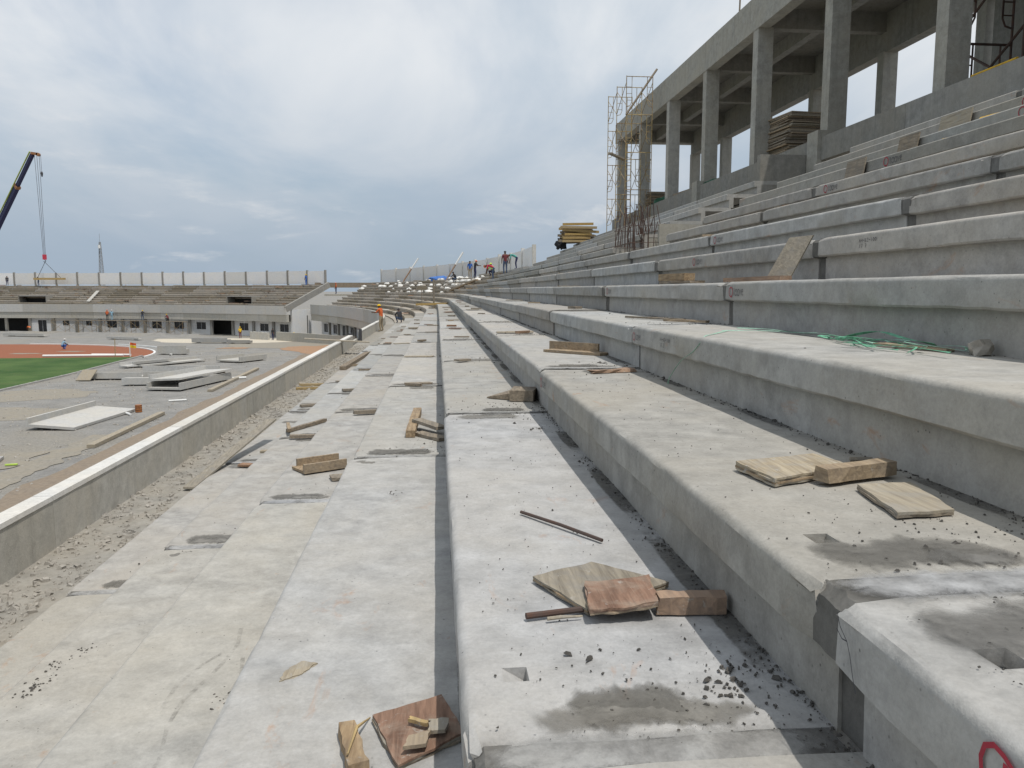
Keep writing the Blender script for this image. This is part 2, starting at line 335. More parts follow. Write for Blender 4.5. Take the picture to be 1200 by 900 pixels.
for i, (x, y, rx, ry) in enumerate(((-55, 95, 2.2, .9), (-47, 95.5, 1.8, .8), (-43, 98.2, 1.5, .6), (-57, 99, 2, .5))):
    sheet('track_puddle', wob(x, y, rx, ry, 30, .3, 30 + i), G + .014, 'tan_soil')
# concrete edging of the pitch: separate blocks with dark gaps
ed = empty('pitch_edging', (-31.3, 74, G), 'pale concrete edging of short blocks along the green pitch', 'kerb')
for i in range(40):
    y = 50.5 + i * 1.0; x = -31.25 - max(0, (y - 70)) * .05
    MB().box(x - .09, x + .09, y, y + .9, G - .1, G + .13).build('kerb_block', 'precast', ed)
# white ring kerb round the end of the clay track
def ring(name, cx, cy, rx, ry, a0, a1, w, label):
    m = MB(); n = 40; vs = []
    for i in range(n + 1):
        a = R(a0 + (a1 - a0) * i / n)
        for k, zt in ((0, 0), (0, .12), (w, .12), (w, 0)): vs.append((cx + (rx + k) * math.cos(a), cy + (ry + k) * math.sin(a), G + zt))
    fs = [(i * 4 + j, i * 4 + j + 1, i * 4 + j + 5, i * 4 + j + 4) for i in range(n) for j in range(3)]
    m.add(vs, fs); wrap(m.build(name, 'white_paint'), label, 'kerb')
ring('curved_kerb', -59, 89.2, 27.3, 23, -1, 80, .22, 'narrow white curved kerb around the edge of the red clay')
ring('curved_kerb', -59, 89.2, 29.4, 25, 5, 55, .22, 'outer white curved kerb on the gravel beyond the red clay')

# ------------------------------------------------------------------ precast seating units
def unit_mesh(name, seed, segs=44, length=MOD - .12, mat='precast', detailed=True):
    rnd = random.Random(seed); L = length
    prof = [(.08, -.378), (.08, -.16), (.012, -.16), (0.0, -.148), (0, -.034), (0, -.024), (.006, -.011), (.015, -.004), (.026, 0), (.034, 0), (.16, 0), (.40, .0), (.70, .0), (.93, 0), (.93, -.10), (.20, -.10), (.20, -.378)]
    if not detailed: prof = [(.08, -.378), (.08, -.16), (0, -.16), (0, -.015), (.015, 0), (.93, 0), (.93, -.10), (.20, -.10), (.20, -.378)]; segs = 1
    m = MB(); n = len(prof); vs = []
    for i in range(segs + 1):
        y = -L / 2 + L * i / segs; e = min(i, segs - i)
        for j, (x, z) in enumerate(prof):
            if detailed:
                p = (y * 1.9 + seed * 5.1, j * .9, seed * 1.7)
                if 2 <= j <= 9:
                    x += .004 * noise.noise((p[0], 0, p[2])) + .0025 * noise.noise((p[0] * 6, 0, p[2])) + .0006 * noise.noise((p[0] * 6, j, p[2])); z += .003 * noise.noise((p[0], 9, p[2]))
                    if j in (2, 3): z += .006 * noise.noise((p[0] * 5, 3, p[2]))
                    if rnd.random() < .05: x += .006; z -= .004 if j > 5 else 0
                    if e == 0: x += rnd.uniform(.004, .022); z -= rnd.uniform(0, .014) if j >= 5 else -rnd.uniform(0, .01)
                    elif e == 1 and rnd.random() < .4: x += rnd.uniform(0, .008)
                elif 10 <= j <= 13: z += .003 * noise.noise(p)
            vs.append((x, y + (rnd.uniform(-.012, .012) if (e == 0 and detailed) else 0), z))
    fs = [(i * n + j, (i + 1) * n + j, (i + 1) * n + (j + 1) % n, i * n + (j + 1) % n) for i in range(segs) for j in range(n)]
    fs += [tuple(range(n)), tuple(segs * n + j for j in range(n - 1, -1, -1))]
    m.add(vs, fs); return m.mesh(name, mat, 40)
def outward(me):
    bm = bmesh.new(); bm.from_mesh(me); bmesh.ops.recalc_face_normals(bm, faces=bm.faces); bm.to_mesh(me); bm.free(); return me
UNITS = [outward(unit_mesh('seating_unit', i)) for i in range(5)]
UNIT_LOW = outward(unit_mesh('seating_unit_plain', 1, detailed=False, mat='precast_grey'))
UNIT_OLD = outward(unit_mesh('seating_unit_worn', 2, detailed=False, mat='old_terrace'))
def mortar_mesh(seed, w=.15):
    prof = [(.095, -.376), (.092, -.17), (.024, -.152), (.018, -.03), (.045, -.006), (.88, -.004), (.88, -.09), (.15, -.09), (.15, -.376)]
    m = MB(); n = len(prof); vs = []; k = 4
    for i in range(k + 1):
        for j, (x, z) in enumerate(prof): vs.append((x + .016 * noise.noise((i * 2.3 + seed, j * 1.3, 1)), -w / 2 + w * i / k, z + .004 * noise.noise((i * 3.1, j + seed, 5))))
    fs = [(i * n + j, (i + 1) * n + j, (i + 1) * n + (j + 1) % n, i * n + (j + 1) % n) for i in range(k) for j in range(n)] + [tuple(range(n)), tuple(k * n + j for j in range(n - 1, -1, -1))]
    m.add(vs, fs); return outward(m.mesh('mortar_joint', 'mortar', 25))
MORTARS = [mortar_mesh(i * 3.7) for i in range(4)]
def dome_patch(x0, x1, y0, y1, seed, amp=.03, h=.006, nx=26, ny=8, lift=.0015):
    """a low trowelled smear of mortar with a ragged outline, in unit-local coordinates"""
    m = MB(); vs = []; edge = []
    for i in range(nx + 1):
        u = i / nx; x = x0 + (x1 - x0) * u
        a = y0 + amp * (noise.noise((u * 5 + seed, 1, 0)) + .6 * noise.noise((u * 19 + seed, 2, 0))); b = y1 + amp * (noise.noise((u * 4 + seed, 5, 0)) + .6 * noise.noise((u * 17 + seed, 6, 0)))
        ta = min(1, u * 7, (1 - u) * 7); mid = (a + b) / 2; a, b = mid + (a - mid) * (.35 + .65 * ta), mid + (b - mid) * (.35 + .65 * ta)
        for j in range(ny + 1):
            v = j / ny; e = min(1, 3.2 * min(v, 1 - v)) * min(1, 8 * min(u, 1 - u) + .0)
            vs.append((x, a + (b - a) * v, lift + h * e + (.35 * h * noise.noise((x * 14, v * 5, seed)) if 0 < v < 1 else 0))); edge.append(min(1, 2.4 * min(v, 1 - v)) * min(1, 6 * min(u, 1 - u)))
    m.edge = edge; m.add(vs, [(i * (ny + 1) + j, (i + 1) * (ny + 1) + j, (i + 1) * (ny + 1) + j + 1, i * (ny + 1) + j + 1) for i in range(nx) for j in range(ny)])
    return m
def place_unit(stand, n, a, b, path, me, sgn=1, zoff=0.0, worn=False):
    d = (row_x(n) - REF_X) * sgn + random.uniform(-.011, .011)
    p0, p1 = path.at(a, d), path.at(b, d); mid = (p0 + p1) / 2; dr = p1 - p0
    ang = math.atan2(dr.y, dr.x) - math.pi / 2
    if sgn < 0: ang += math.pi
    loc = Vector((mid.x, mid.y, row_z(n) + zoff + random.uniform(-.007, .007)))
    return link('seating_unit', me, stand, loc - ORG[stand], ang + random.uniform(-.0022, .0022), (1, dr.length / MOD, 1))

stand = empty('terrace_stand', (3, 20, -2.6), 'long straight terrace of stepped precast concrete seating rows', 'grandstand')
GRID = {}
for n in range(-3, 13):
    for k in range(-2, 10):
        if n >= 7 and k == 3: continue
        if n >= 8 and k >= 9: continue
        near = k <= 5 and n <= 8
        u = place_unit(stand, n, J0 + MOD * k, J0 + MOD * (k + 1), BOWL, random.choice(UNITS) if near else UNIT_LOW)
        GRID[n, k] = u
        cast = {(1, 0): (1.10, 1.12, 1.17), (2, 0): (.93, .915, .88), (2, -1): (1.0, 1.0, 1.0), (1, -1): (.97, .97, .97), (0, 0): (1.06, 1.07, 1.09), (-1, 0): (1.10, 1.09, 1.06), (-2, 0): (1.06, 1.04, 1.0), (-3, 0): (1.02, 1.0, .96), (3, 0): (1.03, 1.03, 1.02), (4, 0): (.99, 1.0, 1.01), (1, 1): (.95, .95, .94), (0, 1): (1.0, 1.0, .99)}
        w_ = random.uniform(.88, 1.10); h_ = random.uniform(-.03, .03); u.color = (*cast.get((n, k), (w_ * (1 + h_), w_, w_ * (1 - h_))), 1)
        if (n, k - 1) in GRID:
            mj = link('mortar_joint', random.choice(MORTARS), u, (0, -MOD / 2, 0)); mj.scale = (1, random.uniform(.9, 1.15), 1)
# lifting pockets cast into the treads of a few near units
def pocket(n, k, x, yw):
    u = GRID[n, k]; y = yw - (J0 + MOD * (k + .5))
    c = MB(); c.prism([(x - .05, -.001), (x + .05, -.001), (x + .05, -.045)], lambda p: Vector((p[0], y - .04, p[1])), lambda p: Vector((p[0], y + .04, p[1])))
    c.v = [v + (Vector((0, 0, .02)) if v.z > -.01 else Vector()) for v in c.v]
    co = bpy.data.objects.new('cutter', outward(c.mesh('cutter', 'precast'))); COL.objects.link(co); co.matrix_world = Matrix.Identity(4)
    t = bpy.data.objects.new('cut', u.data.copy()); COL.objects.link(t)
    md = t.modifiers.new('b', 'BOOLEAN'); md.operation = 'DIFFERENCE'; md.object = co; md.solver = 'EXACT'
    bpy.context.view_layer.update(); dg = bpy.context.evaluated_depsgraph_get(); me = bpy.data.meshes.new_from_object(t.evaluated_get(dg)); u.data = me
    bpy.data.objects.remove(t); bpy.data.objects.remove(co)
pocket(1, 0, .135, 2.06); pocket(2, -1, .16, 1.31); pocket(2, 0, .16, 2.02); pocket(0, 0, .5, 1.95)
# mortar bands trowelled over the joints
for (n, k), u in GRID.items():
    if k < 0 or n > 6 or (n, k - 1) not in GRID or (k > 7): continue
    r = random.Random(n * 31 + k); y = -MOD / 2; sd = n * 3.3 + k * 7.1
    w = .11 if k == 0 else r.uniform(.07, .13)
    dome_patch(.0, .87, y - w, y + w, sd, .014, .007).build('mortar_band', 'smear_pale' if k <= 1 else r.choice(['smear_pale', 'smear_mid', 'smear_mid']), u, 40, False)
    for q, side in ((.9, 1), (.8, 1), (.75, -1), (.5, -1)):
        if r.random() > q and k: continue
        hw = r.uniform(.14, .36); a0 = r.uniform(.0, .35); a1 = r.uniform(.55, .87); y0 = y + side * (w * .7) + (0 if side > 0 else -hw)
        dome_patch(a0, a1, y0, y0 + hw, sd + 50 * side + q * 13, .07, .004, lift=.001 + .0004 * q).build('mortar_smear', r.choice(['smear_dark', 'smear_mid', 'smear_mid', 'smear_dark']), u, 40, False)
    if r.random() < .3 and k > 1:
        yy0 = r.uniform(-1.9, 1.7); dome_patch(r.uniform(.0, .3), r.uniform(.5, .86), yy0, yy0 + r.uniform(.15, .4), sd + 200, .08, .002, lift=.0008).build('mortar_smear', 'smear_mid', u, 40, False)
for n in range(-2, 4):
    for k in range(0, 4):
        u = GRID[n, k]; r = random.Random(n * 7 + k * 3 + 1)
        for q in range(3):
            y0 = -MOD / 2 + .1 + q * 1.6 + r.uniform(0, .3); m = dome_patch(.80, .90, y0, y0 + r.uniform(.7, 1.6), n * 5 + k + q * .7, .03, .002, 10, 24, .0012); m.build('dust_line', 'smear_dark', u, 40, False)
# a run of dried slurry on one low tread
def runnel(n, pts, w):
    u = GRID[n, 0]; m = MB()
    for a in pts:
        vs = []; 
        for i, (x, y) in enumerate(a):
            ww = w * (.6 + .7 * abs(noise.noise((i * .9, a[0][0] * 5, 0)))); vs += [(x - row_x(n) - ww, y - (J0 + MOD * .5), .0025), (x - row_x(n) + ww, y - (J0 + MOD * .5), .0025)]
        m.add(vs, [(2 * i, 2 * i + 1, 2 * i + 3, 2 * i + 2) for i in range(len(a) - 1)])
    m.edge = [.30] * len(m.v); m.build('slurry_run', 'smear_mid', u, None, False)
runnel(-1, [[(-1.06, 4.15), (-1.03, 3.95), (-1.05, 3.75), (-1.08, 3.6), (-1.13, 3.4), (-1.13, 3.2), (-1.08, 2.95), (-1.1, 2.75), (-1.12, 2.4)], [(-1.06, 3.9), (-1.14, 3.75), (-1.2, 3.55), (-1.2, 3.3)], [(-.97, 3.8), (-.93, 3.6), (-.95, 3.4)]], .013)
# riser walls and slabs hidden under the seating, and the rubble strip by the parapet
MB().box(-4.02, -3.10, -8.5, 52.3, -2.95, -2.63).build('gutter_slab', 'strip', stand)
MB().box(-4.02, -3.86, -8.5, 52.3, G, -2.95).build('front_wall', 'cast_wall', stand)
MB().box(-3.09, -2.9, -8.4, 52.2, -2.95, -2.60).build('kerb_upstand', 'cast_wall', stand)
# stairwell left open in the upper rows
yv0, yv1 = J0 + MOD * 3, J0 + MOD * 4
def stepped(y0, y1, ns, base, name, mat):
    poly = []
    for n in ns: poly += [(row_x(n) + .21, row_z(n) - .105), (row_x(n + 1) + .205, row_z(n) - .105)]
    poly = [(row_x(ns[0]) + .21, base)] + poly + [(row_x(ns[-1] + 1) + .205, base)]
    MB().prism(poly, lambda p: Vector((p[0], y0, p[1])), lambda p: Vector((p[0], y1, p[1]))).build(name, mat, stand)
stepped(yv1 + .06, yv1 + .26, [7, 8, 9], -.6, 'stair_side_wall', 'frame_conc')
stepped(yv0 - .26, yv0 - .06, list(range(7, 13)), -.6, 'stair_side_wall', 'frame_conc')
MB().box(9.0, 10.38, yv1 + .06, yv1 + .30, -.6, 3.75).build('stair_side_wall', 'cast_dark', stand)
MB().box(4.93, 5.08, yv0 + .02, yv1 + 2.0, -.6, .79).build('stair_front_wall', 'cast_dark', stand)
MB().box(4.90, 10.38, yv0 - .2, yv1 + .3, -.8, -.6).build('stair_floor', 'cast_dark', stand)
MB().box(5.9, 6.7, yv1 - .9, yv1 - .75, -.59, 1.75).build('stair_wing_wall', 'frame_conc', stand)
MB().box(9.66, 10.38, -8.4, 16.8, 2.95, 3.03).build('back_walk', 'precast_grey', stand)
MB().box(9.66, 10.38, yv1, 47.2, 2.95, 3.03).build('back_walk', 'precast_grey', stand)

# ------------------------------------------------------------------ parapet wall in front of the stand
par = empty('parapet_wall', (-4, 15, -2.65), 'low cast concrete parapet wall with pale coping along the terrace front', 'wall')
y = -8.4; i = 0
def par_panel(y0, y1, dx=0.0):
    m = MB(); m.box(-4.11 + dx, -3.92 + dx, y0, y1, -2.95, -2.13); wp = m.build('wall_panel', 'cast_wall', par)
    c = MB(); n = 14; vs = []
    for i in range(n + 1):
        yy = y0 + .002 + (y1 - y0 - .004) * i / n; q = .006 * noise.noise((yy * 2, 4, 0))
        vs += [(-4.118 + dx, yy, -2.128), (-4.114 + dx, yy, -2.08 + q * .3), (-3.917 + dx + q, yy, -2.08), (-3.911 + dx + q, yy, -2.128 + q)]
    c.add(vs, [(4 * i + j, 4 * i + j + 1, 4 * i + j + 5, 4 * i + j + 4) for i in range(n) for j in range(3)] + [(0, 3, 2, 1), (4 * n, 4 * n + 1, 4 * n + 2, 4 * n + 3)]); c.build('coping', 'coping', wp, 30)
yy = -8.4
while yy < 33.5:
    par_panel(yy, yy + 4.17, random.uniform(-.006, .006)); yy += 4.18
par2y = yy + 4.4
MB().box(-4.14, -3.98, yy + .05, yy + .17, -2.95, -2.0).build('opening_post', 'steel_dark', par)
MB().box(-4.06, -3.90, par2y - .17, par2y - .05, -2.95, -2.0).build('opening_post', 'steel_dark', par)
MB().box(-4.25, -4.12, yy, par2y, -2.95, -2.5).build('opening_sill', 'cast_wall', par)
par_panel(par2y, par2y + 3.2); par_panel(par2y + 3.25, par2y + 6.5); par_panel(par2y + 6.55, 55.0)
for j in range(8):     # curved continuation
    a, b = BOWL.at(55 + j * 3, .1), BOWL.at(58 + j * 3 - .04, .1)
    MB().bar((a.x, a.y, -2.52), (b.x, b.y, -2.52), .19, .86).build('wall_panel', 'cast_wall', par)

# ------------------------------------------------------------------ generic front of a stand: parapet, fascia beam, ground-floor wall
def seg(path, a, b, d, sgn): return path.at(a, d * sgn), path.at(b, d * sgn)
def seg_box(path, a, b, d0, d1, z0, z1, sgn, name, mat, root):
    p0, p1 = path.at(a, d0 * sgn), path.at(b, d0 * sgn); q0, q1 = path.at(a, d1 * sgn), path.at(b, d1 * sgn)
    m = MB(); m.add([(p.x, p.y, z) for z in (z0, z1) for p in (p0, p1, q1, q0)], [(3, 2, 1, 0), (4, 5, 6, 7), (0, 1, 5, 4), (1, 2, 6, 5), (2, 3, 7, 6), (3, 0, 4, 7)])
    me_o = m.build(name, mat, root); outward(me_o.data); return me_o
def facade(path, root, s0, s1, sgn, bay, kinds, ztop, zmid, zbot):
    s = s0; i = 0
    while s + bay <= s1 + .01:
        e = s + bay
        seg_box(path, s + .01, e - .01, 0, .22, zmid, ztop, sgn, 'parapet_panel', 'pale_precast', root)
        seg_box(path, s, e, .12, .6, zbot, zmid - .003, sgn, 'fascia_beam', 'cast_wall', root)
        dw = 1.6
        seg_box(path, s - .22, s + .22, dw - .25, dw + .1, G, zbot, sgn, 'pier', 'cast_dark', root)
        kind = kinds[i % len(kinds)]; c = (s + e) / 2
        H = zbot - G
        if kind == 'open':
            pass
        else:
            w, z0, z1 = {'win': (.95, .35, .82), 'small': (.6, .48, .80), 'door': (.8, 0, .84)}[kind]
            z0, z1 = G + H * z0, G + H * z1
            seg_box(path, s + .22, c - w, dw, dw + .18, G, zbot, sgn, 'wall_panel', 'plaster', root); seg_box(path, c + w, e - .22, dw, dw + .18, G, zbot, sgn, 'wall_panel', 'plaster', root)
            seg_box(path, c - w, c + w, dw, dw + .18, z1, zbot, sgn, 'wall_panel', 'plaster', root)
            if z0 > G: seg_box(path, c - w, c + w, dw, dw + .18, G, z0, sgn, 'wall_panel', 'plaster', root)
            pane = seg_box(path, c - w, c + w, dw + .12, dw + .14, z0, z1, sgn, 'window_pane' if kind != 'door' else 'door', 'window_dark', root)
            seg_box(path, c - .04, c + .04, dw + .06, dw + .115, z0, z1, sgn, 'mullion', 'steel_grey', pane)
        seg_box(path, s, e, dw + 2.6, dw + 2.75, G, zbot + .9, sgn, 'inner_wall', 'void_shade', root)  # near-black colour stands in for the shade deep in the bays
        s = e; i += 1
    return s

# ------------------------------------------------------------------ curved corner stand
corner = empty('curved_stand', (-4, 95, -2.6), 'curved terrace of worn stepped rows with white sacks on its upper rows', 'grandstand')
KC = int((BOWL_END - (J0 + MOD * 10)) / MOD)
for n in range(-3, 9):
    for k in range(10, 10 + KC):
        if n == 8 and k > 14: continue
        place_unit(corner, n, J0 + MOD * k, J0 + MOD * (k + 1), BOWL, UNIT_LOW if k < 12 else UNIT_OLD)
facade(BOWL, corner, 67.0, BOWL_END, 1, 4.5, ['win', 'win', 'door', 'win'], -2.15, -3.6, -4.55)
for k in range(10, 10 + KC):
    seg_box(BOWL, J0 + MOD * k, J0 + MOD * (k + 1), .25, 1.1, -2.9, -2.64, 1, 'gutter_slab', 'strip', corner)
seg_box(BOWL, BOWL_END - .3, BOWL_END - .02, .6, 11, G, -2.7, 1, 'end_wall', 'plaster', corner)

# ------------------------------------------------------------------ end stand across the pitch
endst = empty('end_stand', (-50, 140, G), 'end terrace of brownish stepped rows above a white ground floor with dark windows', 'grandstand')
NK = int(END_LEN / 4.9); ml = END_LEN / NK
openings = {}
for k in (1, 2): openings[(0, k)] = 1
cells = []
for n in range(10):
    for k in range(NK):
        if (k == 3 and n in (2, 3)) or (k == NK - 3 and n in (2, 3)): continue
        d = .9 + n * STEP_X
        p0, p1 = ENDP.at(k * ml, -d), ENDP.at((k + 1) * ml, -d); mid = (p0 + p1) / 2; dr = p1 - p0; ang = math.atan2(dr.y, dr.x) + math.pi / 2
        link('seating_unit', UNIT_OLD, endst, Vector((mid.x, mid.y, -2.52 + n * STEP_Z + random.uniform(-.012, .012))) - ORG[endst], ang, (1, dr.length / MOD, 1))
for k in (3, NK - 3):
    seg_box(ENDP, k * ml, (k + 1) * ml, 2.4, 4.2, -2.6, -2.5, -1, 'stair_floor', 'void_shade', endst); seg_box(ENDP, k * ml, (k + 1) * ml, 4.2, 4.4, -2.5, -1.1, -1, 'stair_shade_panel', 'void_shade', endst)  # floor and back panel coloured near-black as the shade within the opening
    seg_box(ENDP, k * ml, (k + 1) * ml, 2.45, 4.3, -1.05, -.92, -1, 'stair_roof', 'precast', endst); seg_box(ENDP, k * ml - .12, k * ml - .01, 2.4, 4.4, -2.5, -1.0, -1, 'stair_cheek', 'cast_dark', endst); seg_box(ENDP, (k + 1) * ml + .01, (k + 1) * ml + .12, 2.4, 4.4, -2.5, -1.0, -1, 'stair_cheek', 'cast_dark', endst)
facade(ENDP, endst, 0, END_LEN, -1, END_LEN / 16, ['open'] * 4 + ['door', 'small', 'small', 'win', 'win', 'win', 'win', 'win', 'open', 'win', 'win', 'win'], -2.35, -3.7, -4.75)
seg_box(ENDP, END_LEN - .35, END_LEN - .02, 1.2, 9.5, G, -2.9, -1, 'side_wall', 'plaster', endst)
seg_box(ENDP, 0, END_LEN, .6, 1.0, -2.75, -2.6, -1, 'gutter_slab', 'strip', endst) if False else None
a = ENDP.at(END_LEN - .15, -.1); b = ENDP.at(END_LEN - .15, -9.2)
MB().bar((a.x, a.y, -2.85), (b.x, b.y, .85), .36, .9).build('raker_beam', 'cast_dark', endst)

# ------------------------------------------------------------------ precast fences crowning the two stands
def fence(path, a, b, d, sgn, z0, z1, step, label, postmat, skip=()):
    p = path.at((a + b) / 2, d * sgn); r = empty('precast_fence', (p.x, p.y, z0), label, 'fence'); s = a; i = 0
    while s + step <= b + .01:
        if i not in skip: seg_box(path, s + .14, s + step - .14, d, d + .08, z0 + random.uniform(-.02, .02), z1 - .08 + random.uniform(-.03, .03), sgn, 'fence_panel', 'fence_panel', r)
        seg_box(path, s - .135, s + .135, d - .09, d + .17, z0 - .3, z1 + random.uniform(-.02, .12), sgn, 'fence_post', postmat, r); s += step; i += 1
    seg_box(path, s - .135, s + .135, d - .09, d + .17, z0 - .3, z1 + .05, sgn, 'fence_post', postmat, r)
concrete('fence_panel', (0.80, 0.81, 0.82), 0.9, 1.06, speck=0, tint=.12); concrete('fence_post_dark', (0.30, 0.29, 0.27), speck=0)
fence(ENDP, 1.0, END_LEN - .6, 9.6, -1, 1.0, 3.15, 4.05, 'pale panel fence with dark posts crowning the brownish end terrace', 'fence_post_dark')
fence(BOWL, 57, BOWL_END - .5, 11.0, 1, .9, 3.2, 5.6, 'grey panel fence with white posts crowning the curved terrace', 'coping')
p = BOWL.at(57.5, 10.3); 

# ------------------------------------------------------------------ pavilion: concrete frame on top of the stand
pav = empty('pavilion_frame', (12.5, 20, 3.0), 'unfinished concrete pavilion of tall columns and flat roof above the seating', 'building')
COLY = [16.35 + MOD * i for i in range(-4, 7)]; PX0, PX1 = 10.62, 15.0; YEND = 47.6
for yc in COLY:
    MB().box(PX0, PX0 + .52, yc, yc + .42, 3.0, 8.60).build('column', 'frame_conc', pav)
    MB().box(PX1, PX1 + .5, yc + .02, yc + .42, 3.0, 7.95).build('column', 'frame_conc', pav)
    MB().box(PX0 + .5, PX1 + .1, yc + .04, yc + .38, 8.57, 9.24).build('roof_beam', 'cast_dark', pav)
Y0r = -4.2
f = MB(); n = 40; vs = []      # the edge beam, slightly uneven as cast
for i in range(n + 1):
    yy = Y0r + (YEND - Y0r) * i / n; q = .012 * noise.noise((yy * .7, 1, 0)); w = .015 * noise.noise((yy * .9, 7, 0))
    vs += [(PX0 - .02 + w, yy, 8.56 + q), (PX0 - .02 + w, yy, 9.66 + q), (PX0 + .38, yy, 9.66), (PX0 + .38, yy, 8.56 + q)]
f.add(vs, [(4 * i + j, 4 * i + (j + 1) % 4, 4 * i + 4 + (j + 1) % 4, 4 * i + 4 + j) for i in range(n) for j in range(4)] + [(0, 3, 2, 1), (4 * n, 4 * n + 1, 4 * n + 2, 4 * n + 3)])
outward(f.build('edge_beam', 'frame_conc', pav).data)
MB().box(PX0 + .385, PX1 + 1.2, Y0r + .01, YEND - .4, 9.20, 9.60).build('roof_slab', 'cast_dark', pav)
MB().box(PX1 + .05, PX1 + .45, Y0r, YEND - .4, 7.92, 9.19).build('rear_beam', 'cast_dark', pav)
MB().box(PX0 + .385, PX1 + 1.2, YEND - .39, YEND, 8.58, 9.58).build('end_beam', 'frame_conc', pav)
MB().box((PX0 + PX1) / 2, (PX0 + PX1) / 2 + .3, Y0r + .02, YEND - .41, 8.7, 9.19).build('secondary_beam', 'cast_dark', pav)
for a, b in ((-4.2, 2.0), (2.02, 9.5), (9.52, yv0 + .5), (yv1 + .32, 31.0), (31.02, 40.0), (40.02, 47.3)):
    MB().box(10.40, 10.60, a, b, 2.9, 4.12).build('base_wall', 'cast_dark', pav)
MB().box(10.40, 10.60, yv0 + .51, yv1 + .31, 3.5, 4.12).build('lintel', 'cast_dark', pav)
MB().box(10.61, PX1 + .4, Y0r, YEND - 1, 3.70, 3.98).build('floor_slab', 'cast_dark', pav)
MB().box(PX1 + .06, PX1 + .26, Y0r, 21.2, 3.98, 7.92).build('rear_wall', 'cast_dark', pav)
for yc in COLY[3:9:2]: MB().box(10.30, 10.72, yc - .12, yc + .5, 3.03, 4.30).build('column_plinth', 'frame_conc', pav)
wrap(MB().tube([(10.75, 28.6, 9.6), (10.78, 28.6, 11.1)], .03, 6).build('roof_rod', 'timber_old'), 'thin upright rod standing on the pavilion roof edge', 'rod')

# ------------------------------------------------------------------ scaffold tower beside the pavilion
def scaf_frame(x0, x1, y, z0, h, r=.019):
    m = MB(); w = x1 - x0
    for x in (x0, x1): m.tube([(x, y, z0), (x, y, z0 + h)], r, 6)
    m.tube([(x0, y, z0 + h - .03), (x1, y, z0 + h - .03)], r, 6)
    for x, k in ((x0 + .26, 1), (x1 - .26, -1)):
        m.tube([(x - k * .0, y, z0 + h - .03), (x, y, z0 + .55), (x - k * .08, y, z0 + .38), (x - k * .26, y, z0 + .33)], r * .8, 5)
        for q in (.62, .92, 1.22): m.tube([(x, y, z0 + q), (x - k * .26, y, z0 + q)], r * .6, 5)
    return m
tow = empty('scaffold_tower', (9.1, 40, 3.05), 'tall yellow tubular scaffold tower at the pavilion end', 'scaffold')
lift = 1.73; YS = (38.0, 40.0, 42.0)
for yi, yq in enumerate(YS):
    for q in range(4):
        scaf_frame(8.95, 10.2, yq, 3.05 + lift * q, lift - .005).build('frame', 'scaf_yellow' if (yi + q) % 3 else 'scaf', tow, 40)
for a, b in zip(YS, YS[1:]):
    for q in range(4):
        for x in (8.95, 10.2):
            z = 3.05 + lift * q; MB().tube([(x, a, z + .4), (x, b, z + 1.45)], .014, 5).tube([(x, b, z + .4), (x, a, z + 1.45)], .014, 5).build('cross_brace', 'scaf', tow)
MB().tube([(8.95, 38.0, 8.2), (10.5, 38.4, 10.4)], .05, 6).build('raking_pole', 'timber_old', tow)
MB().obox((9.0, 40, 6.6), (.9, .3, .06), rot(0, 18, 15)).build('board', 'timber_old', tow)
wallscaf = empty('wall_scaffold', (12.2, 15, 3.98), 'rusty scaffold frames with diagonal braces against the pavilion back wall', 'scaffold')
for yq in (14.2, 16.2, 18.2):
    for q in (0, 1): scaf_frame(12.2, 13.4, yq, 3.98 + lift * q, lift - .005, .03).build('frame', 'rebar', wallscaf, 40)
for a, b in ((14.2, 16.2), (16.2, 18.2)):
    for q in (0, 1): z = 3.98 + lift * q; MB().tube([(12.2, a, z + .3), (12.2, b, z + 1.5)], .03, 5).tube([(12.2, b, z + .3), (12.2, a, z + 1.5)], .03, 5).build('cross_brace', 'rebar', wallscaf)

# starter bars standing in the stairwell
reb = empty('starter_bars', (5.9, 22.6, .8), 'cluster of rusty upright reinforcing bars by the open stairwell', 'rebar')
for i in range(52):
    x = 5.12 + random.random() * 1.1; yq = 21.2 + random.random() * 2.3; z0 = .85; h = random.uniform(.7, 1.55)
    MB().tube([(x, yq, z0), (x + random.uniform(-.05, .05), yq, z0 + h * .6), (x + random.uniform(-.12, .12), yq + random.uniform(-.1, .1), z0 + h)], .011, 5).build('bar', 'rebar', reb)
for z in (1.25, 1.7): MB().tube([(5.1, 21, z), (6.4, 21.1, z + .03), (6.4, 22.9, z), (5.1, 22.9, z - .02), (5.1, 21, z)], .008, 5).build('tie', 'rebar', reb)
MB().box(5.09, 6.45, 20.9, 23.6, .45, .87).build('footing', 'cast_wall', reb)

# ------------------------------------------------------------------ stacks of sheets and timber
def sheet_stack(x, y, z, w, l, n, th, mats, label, cat, rz=0, name='plywood_stack', part='sheet'):
    r = empty(name, (x, y, z), label, cat)
    zz = z
    for i in range(n):
        t = th * random.uniform(.8, 1.2)
        MB().obox((x + random.uniform(-.05, .05), y + random.uniform(-.06, .06), zz + t / 2), (w * random.uniform(.94, 1.04), l * random.uniform(.94, 1.04), t * .88), rot(random.uniform(-.4, .4), random.uniform(-.4, .4), rz + random.uniform(-3.5, 3.5))).build(part, random.choice(mats), r); zz += t
    return r
sheet_stack(11.75, 26.2, 3.985, 1.25, 2.1, 40, .042, ['timber', 'timber_old', 'timber_old', 'ply'], 'tall stack of brown form boards between pavilion columns', 'stack', 4)
sheet_stack(11.5, 42.0, 3.985, 1.1, 1.5, 22, .05, ['timber_old', 'timber_old', 'timber'], 'stack of dark brown boards behind the scaffold tower', 'stack', 2)
